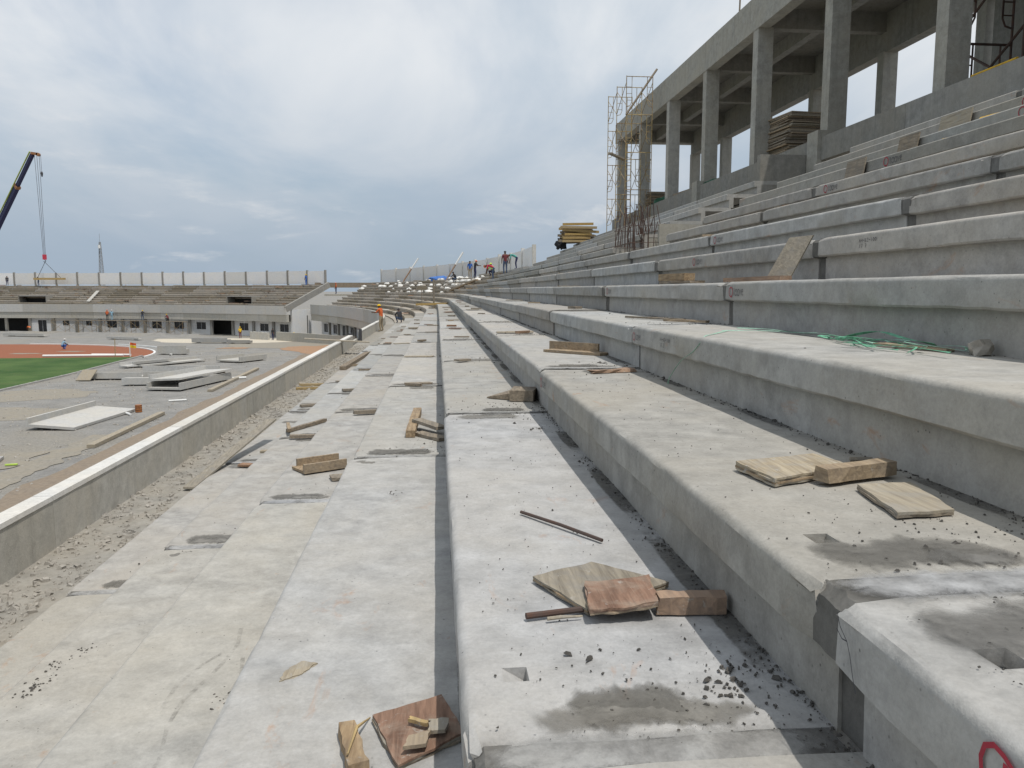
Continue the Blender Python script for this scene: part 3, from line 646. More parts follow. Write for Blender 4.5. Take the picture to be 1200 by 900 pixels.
sheet_stack(11.3, 35.2, 3.985, .9, 2.4, 7, .05, ['timber', 'timber_yellow', 'timber_old'], 'low stack of tan planks at a pavilion column foot', 'stack', 3)
def lump_mesh(name, mat, sx, sy, sz, seed, sub=2, amp=.25, freq=2.2):
    bm = bmesh.new(); bmesh.ops.create_icosphere(bm, subdivisions=sub, radius=1)
    for v in bm.verts:
        k = 1 + amp * noise.noise(v.co * freq + Vector((seed, seed * 2, 0))) * 1.6; v.co = Vector((v.co.x * sx, v.co.y * sy, max(-.75, v.co.z) * sz)) * k
    me = bpy.data.meshes.new(name); bm.to_mesh(me); bm.free(); me.materials.append(M[mat]); me.shade_smooth(); return me
o = link('netting_heap', lump_mesh('netting_heap', 'net_dark', .75, 1.2, .28, 3, 3), None, (11.2, 38.4, 4.18)); wrap(o, 'dark green netting heap at the pavilion edge near the tan planks', 'netting')
o = link('netting_heap', lump_mesh('netting_heap', 'net_dark', .5, .9, .18, 5, 3), None, (10.95, 30.6, 4.12)); wrap(o, 'small green netting heap lying on the pavilion base wall', 'netting')
tp = empty('timber_pile', (7.9, 45.8, 2.67), 'pile of yellow timber lengths on the top terrace row', 'timber pile')
for i in range(26):
    q = i % 5; z = 2.68 + (i // 5) * .19
    MB().obox((8.0 + random.uniform(-.12, .12), 45.0 + q * .32 + random.uniform(-.1, .1), z + .07), (1.9 * random.uniform(.8, 1.1), .14, .13), rot(0, random.uniform(-4, 4), random.uniform(-9, 9))).build('plank', random.choice(['timber_yellow', 'timber_yellow', 'timber', 'timber_old']), tp)
o = link('dark_bundle', lump_mesh('dark_bundle', 'cloth_dark', .3, .3, .3, 9, 3, .6, 2.6), None, (7.1, 45.8, 2.6)); wrap(o, 'black bundle set down next to the yellow timber pile', 'bundle')

# ------------------------------------------------------------------ loose pieces on the near treads
def board(name, label, cat, corners, th, mat, zs=None, z=None, group=None):
    pts = [(x, y, (zs[i] if zs else z)) for i, (x, y) in enumerate(corners)]
    m = MB(); m.slab(pts, th); return wrap(m.build(name, mat), label, cat, group)
def ragged(corners, amp=.012, k=6):
    out = []
    for i, a in enumerate(corners):
        b = corners[(i + 1) % len(corners)]
        for j in range(k): u = j / k; jit = amp if j else amp * .4; out.append((a[0] + (b[0] - a[0]) * u + random.uniform(-jit, jit), a[1] + (b[1] - a[1]) * u + random.uniform(-jit, jit)))
    return out
z1, z0, z2, z3, zm1 = (row_z(i) + .003 for i in (1, 0, 2, 3, -1))
def ply_sheet(label, corners, z, th, mats, lean=None, rag=.006, name='plywood_offcut', plies=3):
    """thin laminated sheet: each ply a part with a slightly different edge"""
    cx = sum(c[0] for c in corners) / len(corners); cy = sum(c[1] for c in corners) / len(corners)
    r = empty(name, (cx, cy, z), label, 'plywood')
    for i in range(plies):
        cc = ragged(corners, rag); t = th / plies
        pts = [(x, y, z + i * t + (lean((x, y)) if lean else 0)) for x, y in cc]
        MB().slab(pts, t * .97).build('ply', mats[i % len(mats)], r)
    return r
ply_sheet('large grey plywood offcut lying under a red-brown piece', [(.33, 2.73), (.57, 2.86), (.80, 2.63), (.47, 2.42)], z1, .022, ['ply_grey', 'timber', 'ply_grey'])
ply_sheet('small red-brown plywood piece resting on the large grey offcut', [(.495, 2.60), (.715, 2.585), (.685, 2.365), (.465, 2.355)], z1 + .026, .02, ['timber', 'ply_face', 'ply_face'], lean=lambda p: max(0, (p[0] - .58)) * .16)
def block(name, label, cat, a, b, w, h, z, mat, z_b=None, jit=.004, group=None, tilt=0):
    a = Vector((*a, z + h / 2)); b = Vector((*b, (z if z_b is None else z_b) + h / 2)); d = b - a; q = d.to_track_quat('Y', 'Z').to_matrix() @ Matrix.Rotation(R(tilt), 3, 'Y')
    m = MB(); k = 6; vs = []
    for i in range(k + 1):
        for sx, sz in ((-1, -1), (1, -1), (1, 1), (-1, 1)):
            e = jit * (2.0 if i in (0, k) else 1)
            vs.append((a + d * (i / k)) + q @ Vector((sx * w / 2 + random.uniform(-jit, jit), (random.uniform(-e, e) if i in (0, k) else 0), sz * h / 2 + (random.uniform(-jit, jit) * .5 if sz > 0 else 0))))
    m.add(vs, [(4 * i + j, 4 * i + (j + 1) % 4, 4 * i + 4 + (j + 1) % 4, 4 * i + 4 + j) for i in range(k) for j in range(4)] + [(3, 2, 1, 0), (4 * k, 4 * k + 1, 4 * k + 2, 4 * k + 3)])
    o = m.build(name, mat); outward(o.data); return wrap(o, label, cat, group)
block('timber_block', 'brown squared timber length poking out beside the red-brown plywood', 'timber', (.70, 2.43), (.925, 2.415), .062, .058, z1, 'timber_red')
def rod(label, pts, r, mat='rebar'): return wrap(MB().tube(pts, r, 8).build('steel_rod', mat, None, 40), label, 'rod')
rod('thin dark steel rod lying alone across the central tread', [(.38, 3.6, z1 + .009), (.53, 3.37, z1 + .012), (.67, 3.15, z1 + .008)], .008)
rod('short rusty steel rod tucked under the large grey plywood', [(.27, 2.405, z1 + .011), (.47, 2.45, z1 + .009)], .011)
m = MB(); m.tube([(.335, 2.385, z1 + .008), (.38, 2.392, z1 + .009), (.45, 2.40, z1 + .006)], [.006, .006, .003], 6); wrap(m.build('rope_end', 'ply'), 'frayed cream rope end lying near the short rusty rod', 'rope')
ply_sheet('triangular tan plywood fragment lying alone on the pale tread', [(-.58, 2.79), (-.575, 2.87), (-.53, 2.945), (-.465, 2.92), (-.52, 2.83)], z0, .008, ['ply'], plies=2)
ply_sheet('red-brown stained plywood board strewn with wood splinters', [(-.225, 2.48), (.0, 2.585), (.075, 2.36), (-.13, 2.21)], z0, .024, ['timber_old', 'ply_grey', 'ply_face'], lean=lambda p: .015 * (p[1] - 2.2) / .4)
for i, (lab, cs, mt) in enumerate((('pale splinter lying on the red-brown stained board', [(-.10, 2.42), (-.035, 2.385), (-.045, 2.37), (-.105, 2.405)], 'timber_yellow'), ('square wood chip lying on the red-brown stained board', [(-.04, 2.40), (.025, 2.40), (.01, 2.33), (-.045, 2.335)], 'ply'), ('broken tan wood chip at the edge of the red-brown board', [(-.10, 2.31), (-.03, 2.335), (-.05, 2.26), (-.115, 2.25)], 'timber'))):
    wrap(MB().slab(ragged(cs, .006, 3), .012, z0 + .045).build('wood_chip', mt), lab, 'wood chip')
block('timber_block', 'short pale timber block with a splinter beside the stained board', 'timber', (-.30, 2.42), (-.24, 2.19), .055, .05, z0, 'timber')
wrap(MB().tube([(-.235, 2.52, z0 + .003), (-.262, 2.36, z0 + .062), (-.275, 2.22, z0 + .06)], [.002, .006, .003], 5).build('splinter', 'timber_yellow'), 'long thin splinter lying across the short pale timber block', 'splinter')
block('timber_block', 'upright-lying tan timber block under two crossed planks', 'timber', (-.27, 7.6), (-.235, 9.1), .09, .07, z0, 'timber')
block('timber_plank', 'tan plank crossing the timber block against the riser', 'plank', (-.22, 8.1), (.03, 7.72), .12, .03, z0 + .075, 'timber_old', z_b=z0 + .05)
block('timber_plank', 'dark plank leaning low beneath the tan crossing plank', 'plank', (-.2, 7.75), (.05, 7.4), .12, .03, z0, 'timber_old')
block('timber_block', 'weathered timber block jammed against the riser with a pointed splinter', 'timber', (.70, 7.55), (.92, 7.5), .34, .10, z1, 'timber_old')
m = MB(); m.prism([(.47, 7.62), (.72, 7.45), (.74, 7.75)], lambda p: Vector((p[0], p[1], z1)), lambda p: Vector((p[0], p[1], z1 + (.07 if p[0] > .6 else .012)))); wrap(m.build('wood_wedge', 'timber_old'), 'pointed grey wood wedge beside the weathered timber block', 'wedge')
ply_sheet('pair of pale layered plywood sheets on the raised tread', [(1.10, 2.82), (1.14, 2.56), (1.50, 2.72), (1.45, 2.92)], z2, .03, ['ply', 'timber', 'ply'], lean=lambda p: .02 * max(0, (p[1] - 2.56)), plies=4)
block('timber_block', 'short squared tan timber between two pale plywood sheets', 'timber', (1.31, 2.58), (1.62, 2.68), .065, .05, z2 + .01, 'timber')
ply_sheet('pale plywood sheet with mortar crust lying past the timber', [(1.40, 2.50), (1.335, 2.155), (1.53, 2.18), (1.60, 2.52)], z2, .018, ['timber_old', 'ply'], lean=lambda p: .018 * max(0, 1.5 - p[0]), plies=2)
wrap(MB().tube([(1.60, 2.92, z2 + .01), (1.68, 2.90, z2 + .012)], .011, 6).build('stick', 'timber_old'), 'short dark stick lying near the pale layered plywood', 'stick')
block('timber_plank', 'splintered orange plank lying flat past a tread joint', 'plank', (1.24, 6.34), (1.62, 6.46), .11, .022, z2, 'timber_red', jit=.012)
bt = empty('timber_bracket', (1.45, 8.3, z2), 'angled two-board timber bracket lying on the raised tread', 'bracket')
MB().bar((1.22, 8.62, z2 + .016), (1.72, 8.02, z2 + .016), .20, .025).build('base_board', 'timber', bt); MB().bar((1.24, 8.72, z2 + .06), (1.68, 8.20, z2 + .06), .025, .10).build('upright_board', 'timber', bt)
block('timber_plank', 'long thin grey lath along a riser foot', 'plank', (2.05, 8.5), (2.40, 7.6), .05, .02, z3, 'timber_old'); block('timber_plank', 'thin yellowish lath lying near the grey lath', 'plank', (2.18, 7.5), (2.46, 7.1), .06, .02, z3, 'timber')
ply_sheet('splintered grey plywood end beside the green strapping', [(2.30, 4.02), (2.40, 3.56), (2.47, 3.60), (2.42, 4.05)], z3, .02, ['ply_grey', 'timber'], plies=2, rag=.014)
o = link('stone', lump_mesh('stone', 'rubble', .055, .045, .042, 4, 2, .5, 3.1), None, (2.465, 3.40, z3 + .03)); o.data.shade_flat(); wrap(o, 'rough grey stone lying at a riser foot past the green strapping', 'stone')
# green strapping tangle
st = empty('strapping_tangle', (2.35, 4.4, z3), 'tangle of green plastic strapping tape on a tread', 'strapping')
def ribbon(pts, w, mat, parent, name='strap'):
    m = MB(); pts = [Vector(p) for p in pts]; fine = []
    for i in range(len(pts) - 1):
        p0, p1, p2, p3 = pts[max(i - 1, 0)], pts[i], pts[i + 1], pts[min(i + 2, len(pts) - 1)]
        for j in range(6):
            t = j / 6; fine.append(.5 * ((2 * p1) + (p2 - p0) * t + (2 * p0 - 5 * p1 + 4 * p2 - p3) * t * t + (3 * p1 - p0 - 3 * p2 + p3) * t ** 3))
    fine.append(pts[-1]); vs = []
    for i, p in enumerate(fine):
        d = (fine[min(i + 1, len(fine) - 1)] - fine[max(i - 1, 0)]).normalized(); sd = d.cross(Vector((0, 0, 1)))
        if sd.length < .05: sd = Vector((0, 1, 0))
        sd.normalize(); tw = noise.noise((i * .15, w * 90, len(pts))) * 1.4; ax = sd * math.cos(tw) + d.cross(sd) * math.sin(tw); nn = d.cross(ax) * .0007
        vs += [p - ax * w / 2 - nn, p + ax * w / 2 - nn, p + ax * w / 2 + nn, p - ax * w / 2 + nn]
    m.add(vs, [(4 * i + j, 4 * i + (j + 1) % 4, 4 * i + 4 + (j + 1) % 4, 4 * i + 4 + j) for i in range(len(fine) - 1) for j in range(4)]); return m.build(name, mat, parent, 60)
for i in range(9):
    r = random.Random(i + 40); pp = []
    yy = r.uniform(4.2, 4.6); xx = r.uniform(2.28, 2.42)
    for j in range(7): pp.append((min(2.5, max(2.0, xx)), yy, z3 + .008 + r.uniform(0, .028))); yy += r.uniform(-.30, .12); xx += r.uniform(-.09, .09)
    ribbon(pp, .011, r.choice(['strap', 'strap', 'strap_pale']), st)
ribbon([(2.30, 5.95, z3 + .008), (2.36, 5.5, z3 + .02), (2.40, 5.15, z3 + .012), (2.38, 4.8, z3 + .03), (2.36, 4.4, z3 + .02)], .016, 'strap_pale', st)
ribbon([(2.05, 5.6, z3 + .006), (2.24, 5.45, z3 + .014), (2.40, 5.3, z3 + .012), (2.40, 4.9, z3 + .02), (2.33, 4.5, z3 + .015)], .014, 'strap_pale', st)
ribbon([(2.38, 4.5, z3 + .02), (2.42, 4.2, z3 + .07), (2.40, 3.9, z3 + .05), (2.44, 3.7, z3 + .03)], .022, 'strap', st)
sr = ribbon([(2.1, 5.6, z3 + .008), (1.85, 5.2, z3 + .006), (1.70, 4.95, z3 + .004), (1.652, 4.88, z3 - .03), (1.645, 5.02, -.40), (1.62, 5.18, -.47), (1.60, 5.36, -.60), (1.60, 5.40, -.652)], .008, 'strap_pale', None, 'strapping_strand')
wrap(sr, 'single pale green strapping strand hanging over a step edge', 'strapping')
# further pieces standing on the upper rows
z4 = row_z(4) + .003
block('timber_block', 'tan timber block on a tread edge with a board beneath', 'timber', (2.64, 9.2), (2.70, 8.4), .12, .08, z4 + .03, 'timber'); block('timber_plank', 'flat dark board sticking out beneath the tan timber block', 'plank', (2.62, 9.0), (2.62, 7.9), .16, .025, z4, 'timber_old')
block('timber_plank', 'reddish plank lying by the leaning grey plywood', 'plank', (2.72, 7.3), (2.74, 6.1), .10, .04, z4, 'timber_red')
lb = MB(); lb.prism([(0, 0), (.17, .03), (.18, .44), (.02, .42)], lambda p: Vector((2.72 + p[0] * 1.0 + p[1] * .42 - .02, 6.42 - p[0] * .42, z4 + p[1] * .85)), lambda p: Vector((2.745 + p[0] * 1.0 + p[1] * .42 - .02, 6.45 - p[0] * .42, z4 + p[1] * .85)))
o = lb.build('plywood_offcut', 'ply_grey'); outward(o.data); wrap(o, 'grey plywood offcut leaning upright over a riser joint', 'plywood')
for (n, yy, w, lab) in ((9, 11.95, .36, 'square brown form board propped on an upper riser below the pavilion'), (10, 11.9, .34, 'square grey-brown form board propped near the yellow pipe stub'), (11, 12.0, .5, 'wide tan form board propped behind the long yellow pipe')):
    x = row_x(n) - .05; MB_ = MB(); MB_.obox((x - .015, yy, row_z(n) - .10), (.022, w * 1.5, .33), rot(0, 10, 0)); wrap(MB_.build('form_board', 'timber_old' if n != 11 else 'ply'), lab, 'board')
wrap(MB().tube([(7.55, 10.75, row_z(10) + .05), (7.75, 9.3, row_z(10) + .06)], .045, 10).build('yellow_pipe', 'yellow_pipe', None, 40), 'long yellow pipe lying on an upper row', 'pipe')
wrap(MB().tube([(6.75, 10.35, row_z(9) + .05), (6.8, 9.8, row_z(9) + .05)], .04, 10).build('yellow_pipe', 'yellow_pipe', None, 40), 'short yellow pipe stub on an upper row near a form board', 'pipe')
wrap(MB().tube([(10.5, 15.3, 4.16), (10.52, 14.1, 4.17)], .035, 8).build('yellow_pole', 'yellow_pipe', None, 40), 'yellow pole lying on the pavilion base wall', 'pole')
# low rows towards the parapet
fb = empty('form_piece', (-1.2, 7.95, zm1), 'U-shaped brown timber form lying on a low tread', 'formwork')
MB().bar((-1.38, 7.85, zm1 + .015), (-1.0, 8.1, zm1 + .015), .30, .025).build('base_board', 'timber', fb)
for s in (-.14, .14): MB().bar((-1.36 + s * .4, 7.85 - s, zm1 + .055), (-.98 + s * .4, 8.1 - s, zm1 + .055), .03, .09).build('side_board', 'timber', fb)
zz = row_z(-3)
block('timber_plank', 'long pale plank tilted across the lowest row towards the rubble', 'plank', (-3.28, 10.6), (-2.78, 13.5), .16, .025, zz - .08, 'ply_grey', z_b=zz + .36)
block('timber_plank', 'brown stick with a cross-piece lying on a low row', 'plank', (-2.28, 12.2), (-1.85, 13.2), .06, .05, row_z(-2) + .003, 'timber_old'); block('timber_plank', 'short cross-piece at the end of the brown stick', 'plank', (-2.33, 12.5), (-2.2, 11.9), .05, .05, row_z(-2) + .06, 'timber')
block('timber_block', 'small wooden block alone on a low row', 'timber', (-2.62, 14.3), (-2.35, 14.45), .25, .05, row_z(-3) + .003, 'timber_old')
block('timber_plank', 'small flat grey board on a low tread beside the U-shaped form', 'plank', (-1.02, 7.5), (-.83, 7.55), .16, .03, zm1, 'timber_old')
for i, (x, y) in enumerate(((-3.55, 22.2), (-3.5, 21.4))): block('yellow_batten', ('upper', 'lower')[i] + ' of two yellow battens lying across the gutter strip' if False else ('yellow batten with dark ties across the gutter strip', 'plain yellow batten across the gutter strip')[i], 'batten', (x - .25, y), (x + .55, y + .1), .10, .06, -2.62, 'timber_yellow')
block('timber_plank', 'long brown timber with a block end lying along the lowest row', 'plank', (-3.0, 25.5), (-2.75, 31.5), .2, .12, zz + .003, 'timber_old')
wrap(MB().obox((-4.1, 33.2, -2.05), (2.6, .5, .04), rot(0, 4, 8)).build('timber_plank', 'ply'), 'pale plank laid over the parapet wall at its opening', 'plank')
# offcuts left at nearly every joint further along
OFFN = ['tan', 'grey-brown', 'reddish', 'pale plywood', 'dark rust-brown']
OFF = [outward(MB().obox((0, 0, .03), (.5, .14, .05), None, .02).mesh('timber_offcut', m_)) for m_ in ('timber', 'timber_old', 'timber_red')] + [outward(MB().slab(ragged([(-.3, -.1), (.28, -.13), (.32, .1), (-.25, .12)], .02, 3), .03, 0).mesh('timber_offcut', m_)) for m_ in ('ply', 'timber_rust')]
for n in range(-3, 8):
    for k in range(2, 10):
        if (n, k) not in GRID: continue
        c = 1 + (random.random() < .5)
        if n >= 4 and random.random() < .5: c -= 1
        for _ in range(c):
            yy = J0 + MOD * k + random.uniform(-.5, .9)
            if random.random() < .2: continue
            vi = random.choice([0, 1, 1, 2, 3, 4]); o = link('timber_offcut', OFF[vi], None, (row_x(n) + random.uniform(.3, .55), yy, row_z(n) + .012), random.gauss(0, .5), (random.uniform(.3, 1.0), random.uniform(.4, 1.1), random.uniform(.4, 1.0)))
            wrap(o, OFFN[vi] + ' offcut left beside a joint of the long terrace rows', 'offcut', 'timber offcuts along the terrace joints')
for i in range(60):
    s = random.uniform(60, BOWL_END - 4); n = random.randint(-2, 7); p = BOWL.at(s, row_x(n) - REF_X + random.uniform(.3, .5))
    vi = random.randrange(5); o = link('timber_offcut', OFF[vi], None, (p.x, p.y, row_z(n) + .012), random.uniform(0, 6), (random.uniform(.8, 2.4), random.uniform(.8, 1.6), 1.6)); wrap(o, OFFN[vi] + ' piece strewn on the curved terrace rows', 'offcut', 'timber pieces on the curved terrace')
for i in range(130):
    s = random.uniform(3, END_LEN - 2); n = random.randint(0, 9); p = ENDP.at(s, -(.9 + n * STEP_X + random.uniform(.25, .5)))
    vi = random.randrange(5); o = link('timber_offcut', OFF[vi], None, (p.x, p.y, -2.52 + n * STEP_Z + .015), random.uniform(0, 6), (random.uniform(1, 3.5), random.uniform(1, 2.2), 2)); wrap(o, OFFN[vi] + ' piece strewn on the brownish end terrace rows', 'offcut', 'timber pieces on the end terrace')
wrap(MB().bar((-59.5, 143.2, -1.95), (-59.3, 147.0, -.15), .55, .12).build('pale_board', 'pale_precast'), 'long pale board lying up the slope of the end terrace', 'board')

# crumbs of mortar and rubble
m = MB(); r = random.Random(5)
def crumb(x, y, z, s): m.rock((x, y, z + s * .35), s, .6)
for n in range(-3, 5):
    for i in range(3600 if n in (0, 1, 2) else 1300):
        q = r.random(); yy = 1.2 + 22 * r.random() ** 1.9; 
        if q < .42: x = row_x(n) + .875 - abs(r.gauss(0, .03)); s = .0009 + .0062 * r.random() ** 2.2
        elif q < .72:
            kk = r.choice([0, 0, 0, 1, 1, 2, 3]); yy = J0 + MOD * kk + r.gauss(.1, .3); x = row_x(n) + min(.87, max(.03, .6 + r.gauss(0, .22))); s = .0008 + .0055 * r.random() ** 2.4
        else: x = row_x(n) + r.uniform(.06, .85); s = .0008 + .003 * r.random() ** 2
        s *= 1 + yy * .03
        if yy > 1.0: crumb(x, yy, row_z(n), s * (2.2 if r.random() < .05 else 1))
for cx_, cy_, n in ((-2.12, 4.75, -2), (-2.2, 4.6, -2), (-2.18, 4.4, -2), (-2.22, 4.3, -2), (-1.75, 6.3, -2), (-.35, 5.4, 0), (-.30, 5.45, 0), (-.95, 3.4, -1), (.75, 5.9, 1), (.8, 2.0, 1), (.72, 1.95, 1), (1.62, 6.9, 2), (1.5, 7.2, 2)):
    for i in range(34): crumb(cx_ + r.gauss(0, .028), cy_ + r.gauss(0, .06), row_z(n), .0015 + .010 * r.random() ** 2)
wrap(m.build('mortar_crumbs', 'crumb'), 'dark mortar crumbs scattered over the treads', 'debris', kind='stuff')
m = MB()
for i in range(2600):
    yy = 4.5 + 34 * r.random() ** 1.6; x = -3.90 + .74 * r.random() ** 1.15; s = r.choice([r.uniform(.008, .02), r.uniform(.01, .03), r.uniform(.02, .05)]) * (1 if yy < 14 else 1.25)
    m.rock((x, yy, -2.63 + s * .25), s, .6)
wrap(m.build('rubble_stones', 'rubble'), 'pale rubble stones strewn along the gutter strip by the parapet', 'rubble', kind='stuff')

# markings written on the precast fronts
def stroke(pts, r_, mat, unit, n):
    """a painted stroke on the nosing of row n, points (y, z) in world coordinates"""
    m = MB(); base = unit.location.x + ORG[stand].x - .0062
    vs = []
    P = [Vector((0, a, b)) for a, b in pts]
    for i, p in enumerate(P):
        d = (P[min(i + 1, len(P) - 1)] - P[max(i - 1, 0)]).normalized(); q = Vector((0, -d.z, d.y)) * r_
        vs += [p + q, p - q]
    off = Vector((base, 0, 0)) - (unit.location + ORG[stand])
    m.add([v + off for v in vs], [(2 * i, 2 * i + 1, 2 * i + 3, 2 * i + 2) for i in range(len(P) - 1)]); return m.build('painted_mark', mat, unit, None, False)
u = GRID[2, -1]
stroke([(1.030, -.735), (1.043, -.715), (1.062, -.705), (1.085, -.700), (1.105, -.712), (1.112, -.735), (1.108, -.76), (1.09, -.78)], .005, 'ink_red', u, 2)
stroke([(1.058, -.715), (1.06, -.75), (1.056, -.80)], .005, 'ink_red', u, 2); stroke([(1.08, -.74), (1.03, -.75)], .005, 'ink_red', u, 2)
uc = GRID[2, -1]
for pl in ([(1.575, -.69), (1.56, -.715), (1.53, -.735), (1.515, -.76), (1.50, -.80), (1.485, -.828)], [(1.575, -.725), (1.55, -.738), (1.53, -.735)]): stroke(pl, .0014, 'ink_black', uc, 2).name = 'crack'
def scribble(n, k, yoff, size, txt_len=5):
    uu = GRID.get((n, k))
    if not uu: return
    y = J0 + MOD * (k + 1) - yoff; z = row_z(n) - .085; t = .08 * size
    stroke([(y + t * .5 * math.cos(a * .7), z + t * .5 * math.sin(a * .7)) for a in range(10)], .0045 * size, 'ink_red', uu, n); stroke([(y, z - t * .4), (y - .2 * t, z - t * .6)], .0045 * size, 'ink_red', uu, n)
    y -= t * .9
    for i in range(txt_len):
        if i == 0: stroke([(y, z + t * .4), (y - .03 * t, z - t * .4)], .003 * size, 'ink_black', uu, n); y -= t * .35
        elif i in (1, 2): stroke([(y - t * .22 + t * .24 * math.cos(a * .75), z - t * .05 + t * .34 * math.sin(a * .75)) for a in range(9)], .003 * size, 'ink_black', uu, n); y -= t * .6
        elif i == 3: stroke([(y, z + t * .25), (y - t * .15, z - t * .35), (y - t * .32, z + t * .25)], .003 * size, 'ink_black', uu, n); y -= t * .5
        else: stroke([(y, z + t * .02), (y - t * .28, z + t * .02), (y - t * .24, z + t * .3), (y - t * .05, z + t * .25), (y, z - t * .1), (y - t * .15, z - t * .35), (y - t * .32, z - t * .25)], .003 * size, 'ink_black', uu, n); y -= t * .5
for n, k, yo, s in ((3, 0, .16, .8), (4, 0, .22, 1.0), (4, 1, .3, 1.0), (2, 0, .25, .9), (6, 1, .3, 1.2), (7, 0, .6, 1.3), (8, 1, .4, 1.3), (9, 1, .6, 1.5), (10, 1, 2.2, 1.5), (11, 1, 1.2, 1.5), (5, 1, 1.8, 1.1), (12, 1, 1.5, 1.5)): scribble(n, k, yo, s)
def stamp(n, k, yoff, rows):
    uu = GRID[n, k]; z = row_z(n) - .06
    for line in rows:
        y = J0 + MOD * (k + 1) - yoff
        for ch in line:
            segs = {'A': [[(0, -1), (.5, 1), (1, -1)], [(.25, 0), (.75, 0)]], 'B': [[(0, -1), (0, 1), (.8, .6), (0, 0), (.9, -.5), (0, -1)]], '-': [[(.1, 0), (.9, 0)]], '1': [[(.5, 1), (.5, -1)]], '2': [[(0, .7), (.5, 1), (.9, .5), (0, -1), (1, -1)]], '0': [[(.5, 1), (0, 0), (.5, -1), (1, 0), (.5, 1)]], '7': [[(0, 1), (1, 1), (.4, -1)]], '4': [[(.8, -1), (.8, 1), (0, -.2), (1, -.2)]], '.': [[(.4, -1), (.5, -.8)]], ' ': []}[ch]
            for sg in segs: stroke([(y - a * .020, z + b * .014) for a, b in sg], .0022, 'ink_black', uu, n)
            y -= .028
        z -= .042
stamp(3, 0, .95, ['A4-B2-100', '17.2']); stamp(5, 0, .75, ['A4-B2-100', '17 7'])

# ------------------------------------------------------------------ workers
POSES = {}
def skeleton(pose):
    if pose == 'stand': j = dict(pel=(0, 0, .93), sp=(0, .0, 1.15), ch=(0, .01, 1.36), nk=(0, .02, 1.50), hd=(0, .04, 1.62), tp=(0, .03, 1.73)); sh = (.19, .01, 1.43); el = (.25, .02, 1.14); ha = (.23, .12, .90); hp = (.10, 0, .90); kn = (.11, .03, .50); an = (.11, -.02, .09); to = (.12, .15, .05)
    elif pose == 'reach': j = dict(pel=(0, 0, .93), sp=(0, .02, 1.15), ch=(0, .06, 1.36), nk=(0, .10, 1.49), hd=(0, .14, 1.60), tp=(0, .15, 1.71)); sh = (.19, .07, 1.43); el = (.27, .24, 1.22); ha = (.20, .48, 1.22); hp = (.11, 0, .90); kn = (.14, .05, .50); an = (.16, -.03, .09); to = (.17, .14, .05)
    elif pose == 'bend': j = dict(pel=(0, -.16, .92), sp=(0, .04, 1.06), ch=(0, .26, 1.12), nk=(0, .39, 1.10), hd=(0, .50, 1.04), tp=(0, .60, .98)); sh = (.19, .29, 1.11); el = (.23, .36, .82); ha = (.16, .42, .56); hp = (.10, -.15, .89); kn = (.13, -.06, .49); an = (.14, -.12, .09); to = (.15, .05, .05)
    else: j = dict(pel=(0, -.14, .34), sp=(0, -.06, .55), ch=(0, .06, .76), nk=(0, .13, .89), hd=(0, .18, 1.00), tp=(0, .19, 1.11)); sh = (.19, .08, .82); el = (.25, .26, .60); ha = (.16, .42, .48); hp = (.11, -.12, .33); kn = (.19, .28, .50); an = (.17, .02, .09); to = (.18, .18, .05)
    return j, sh, el, ha, hp, kn, an, to
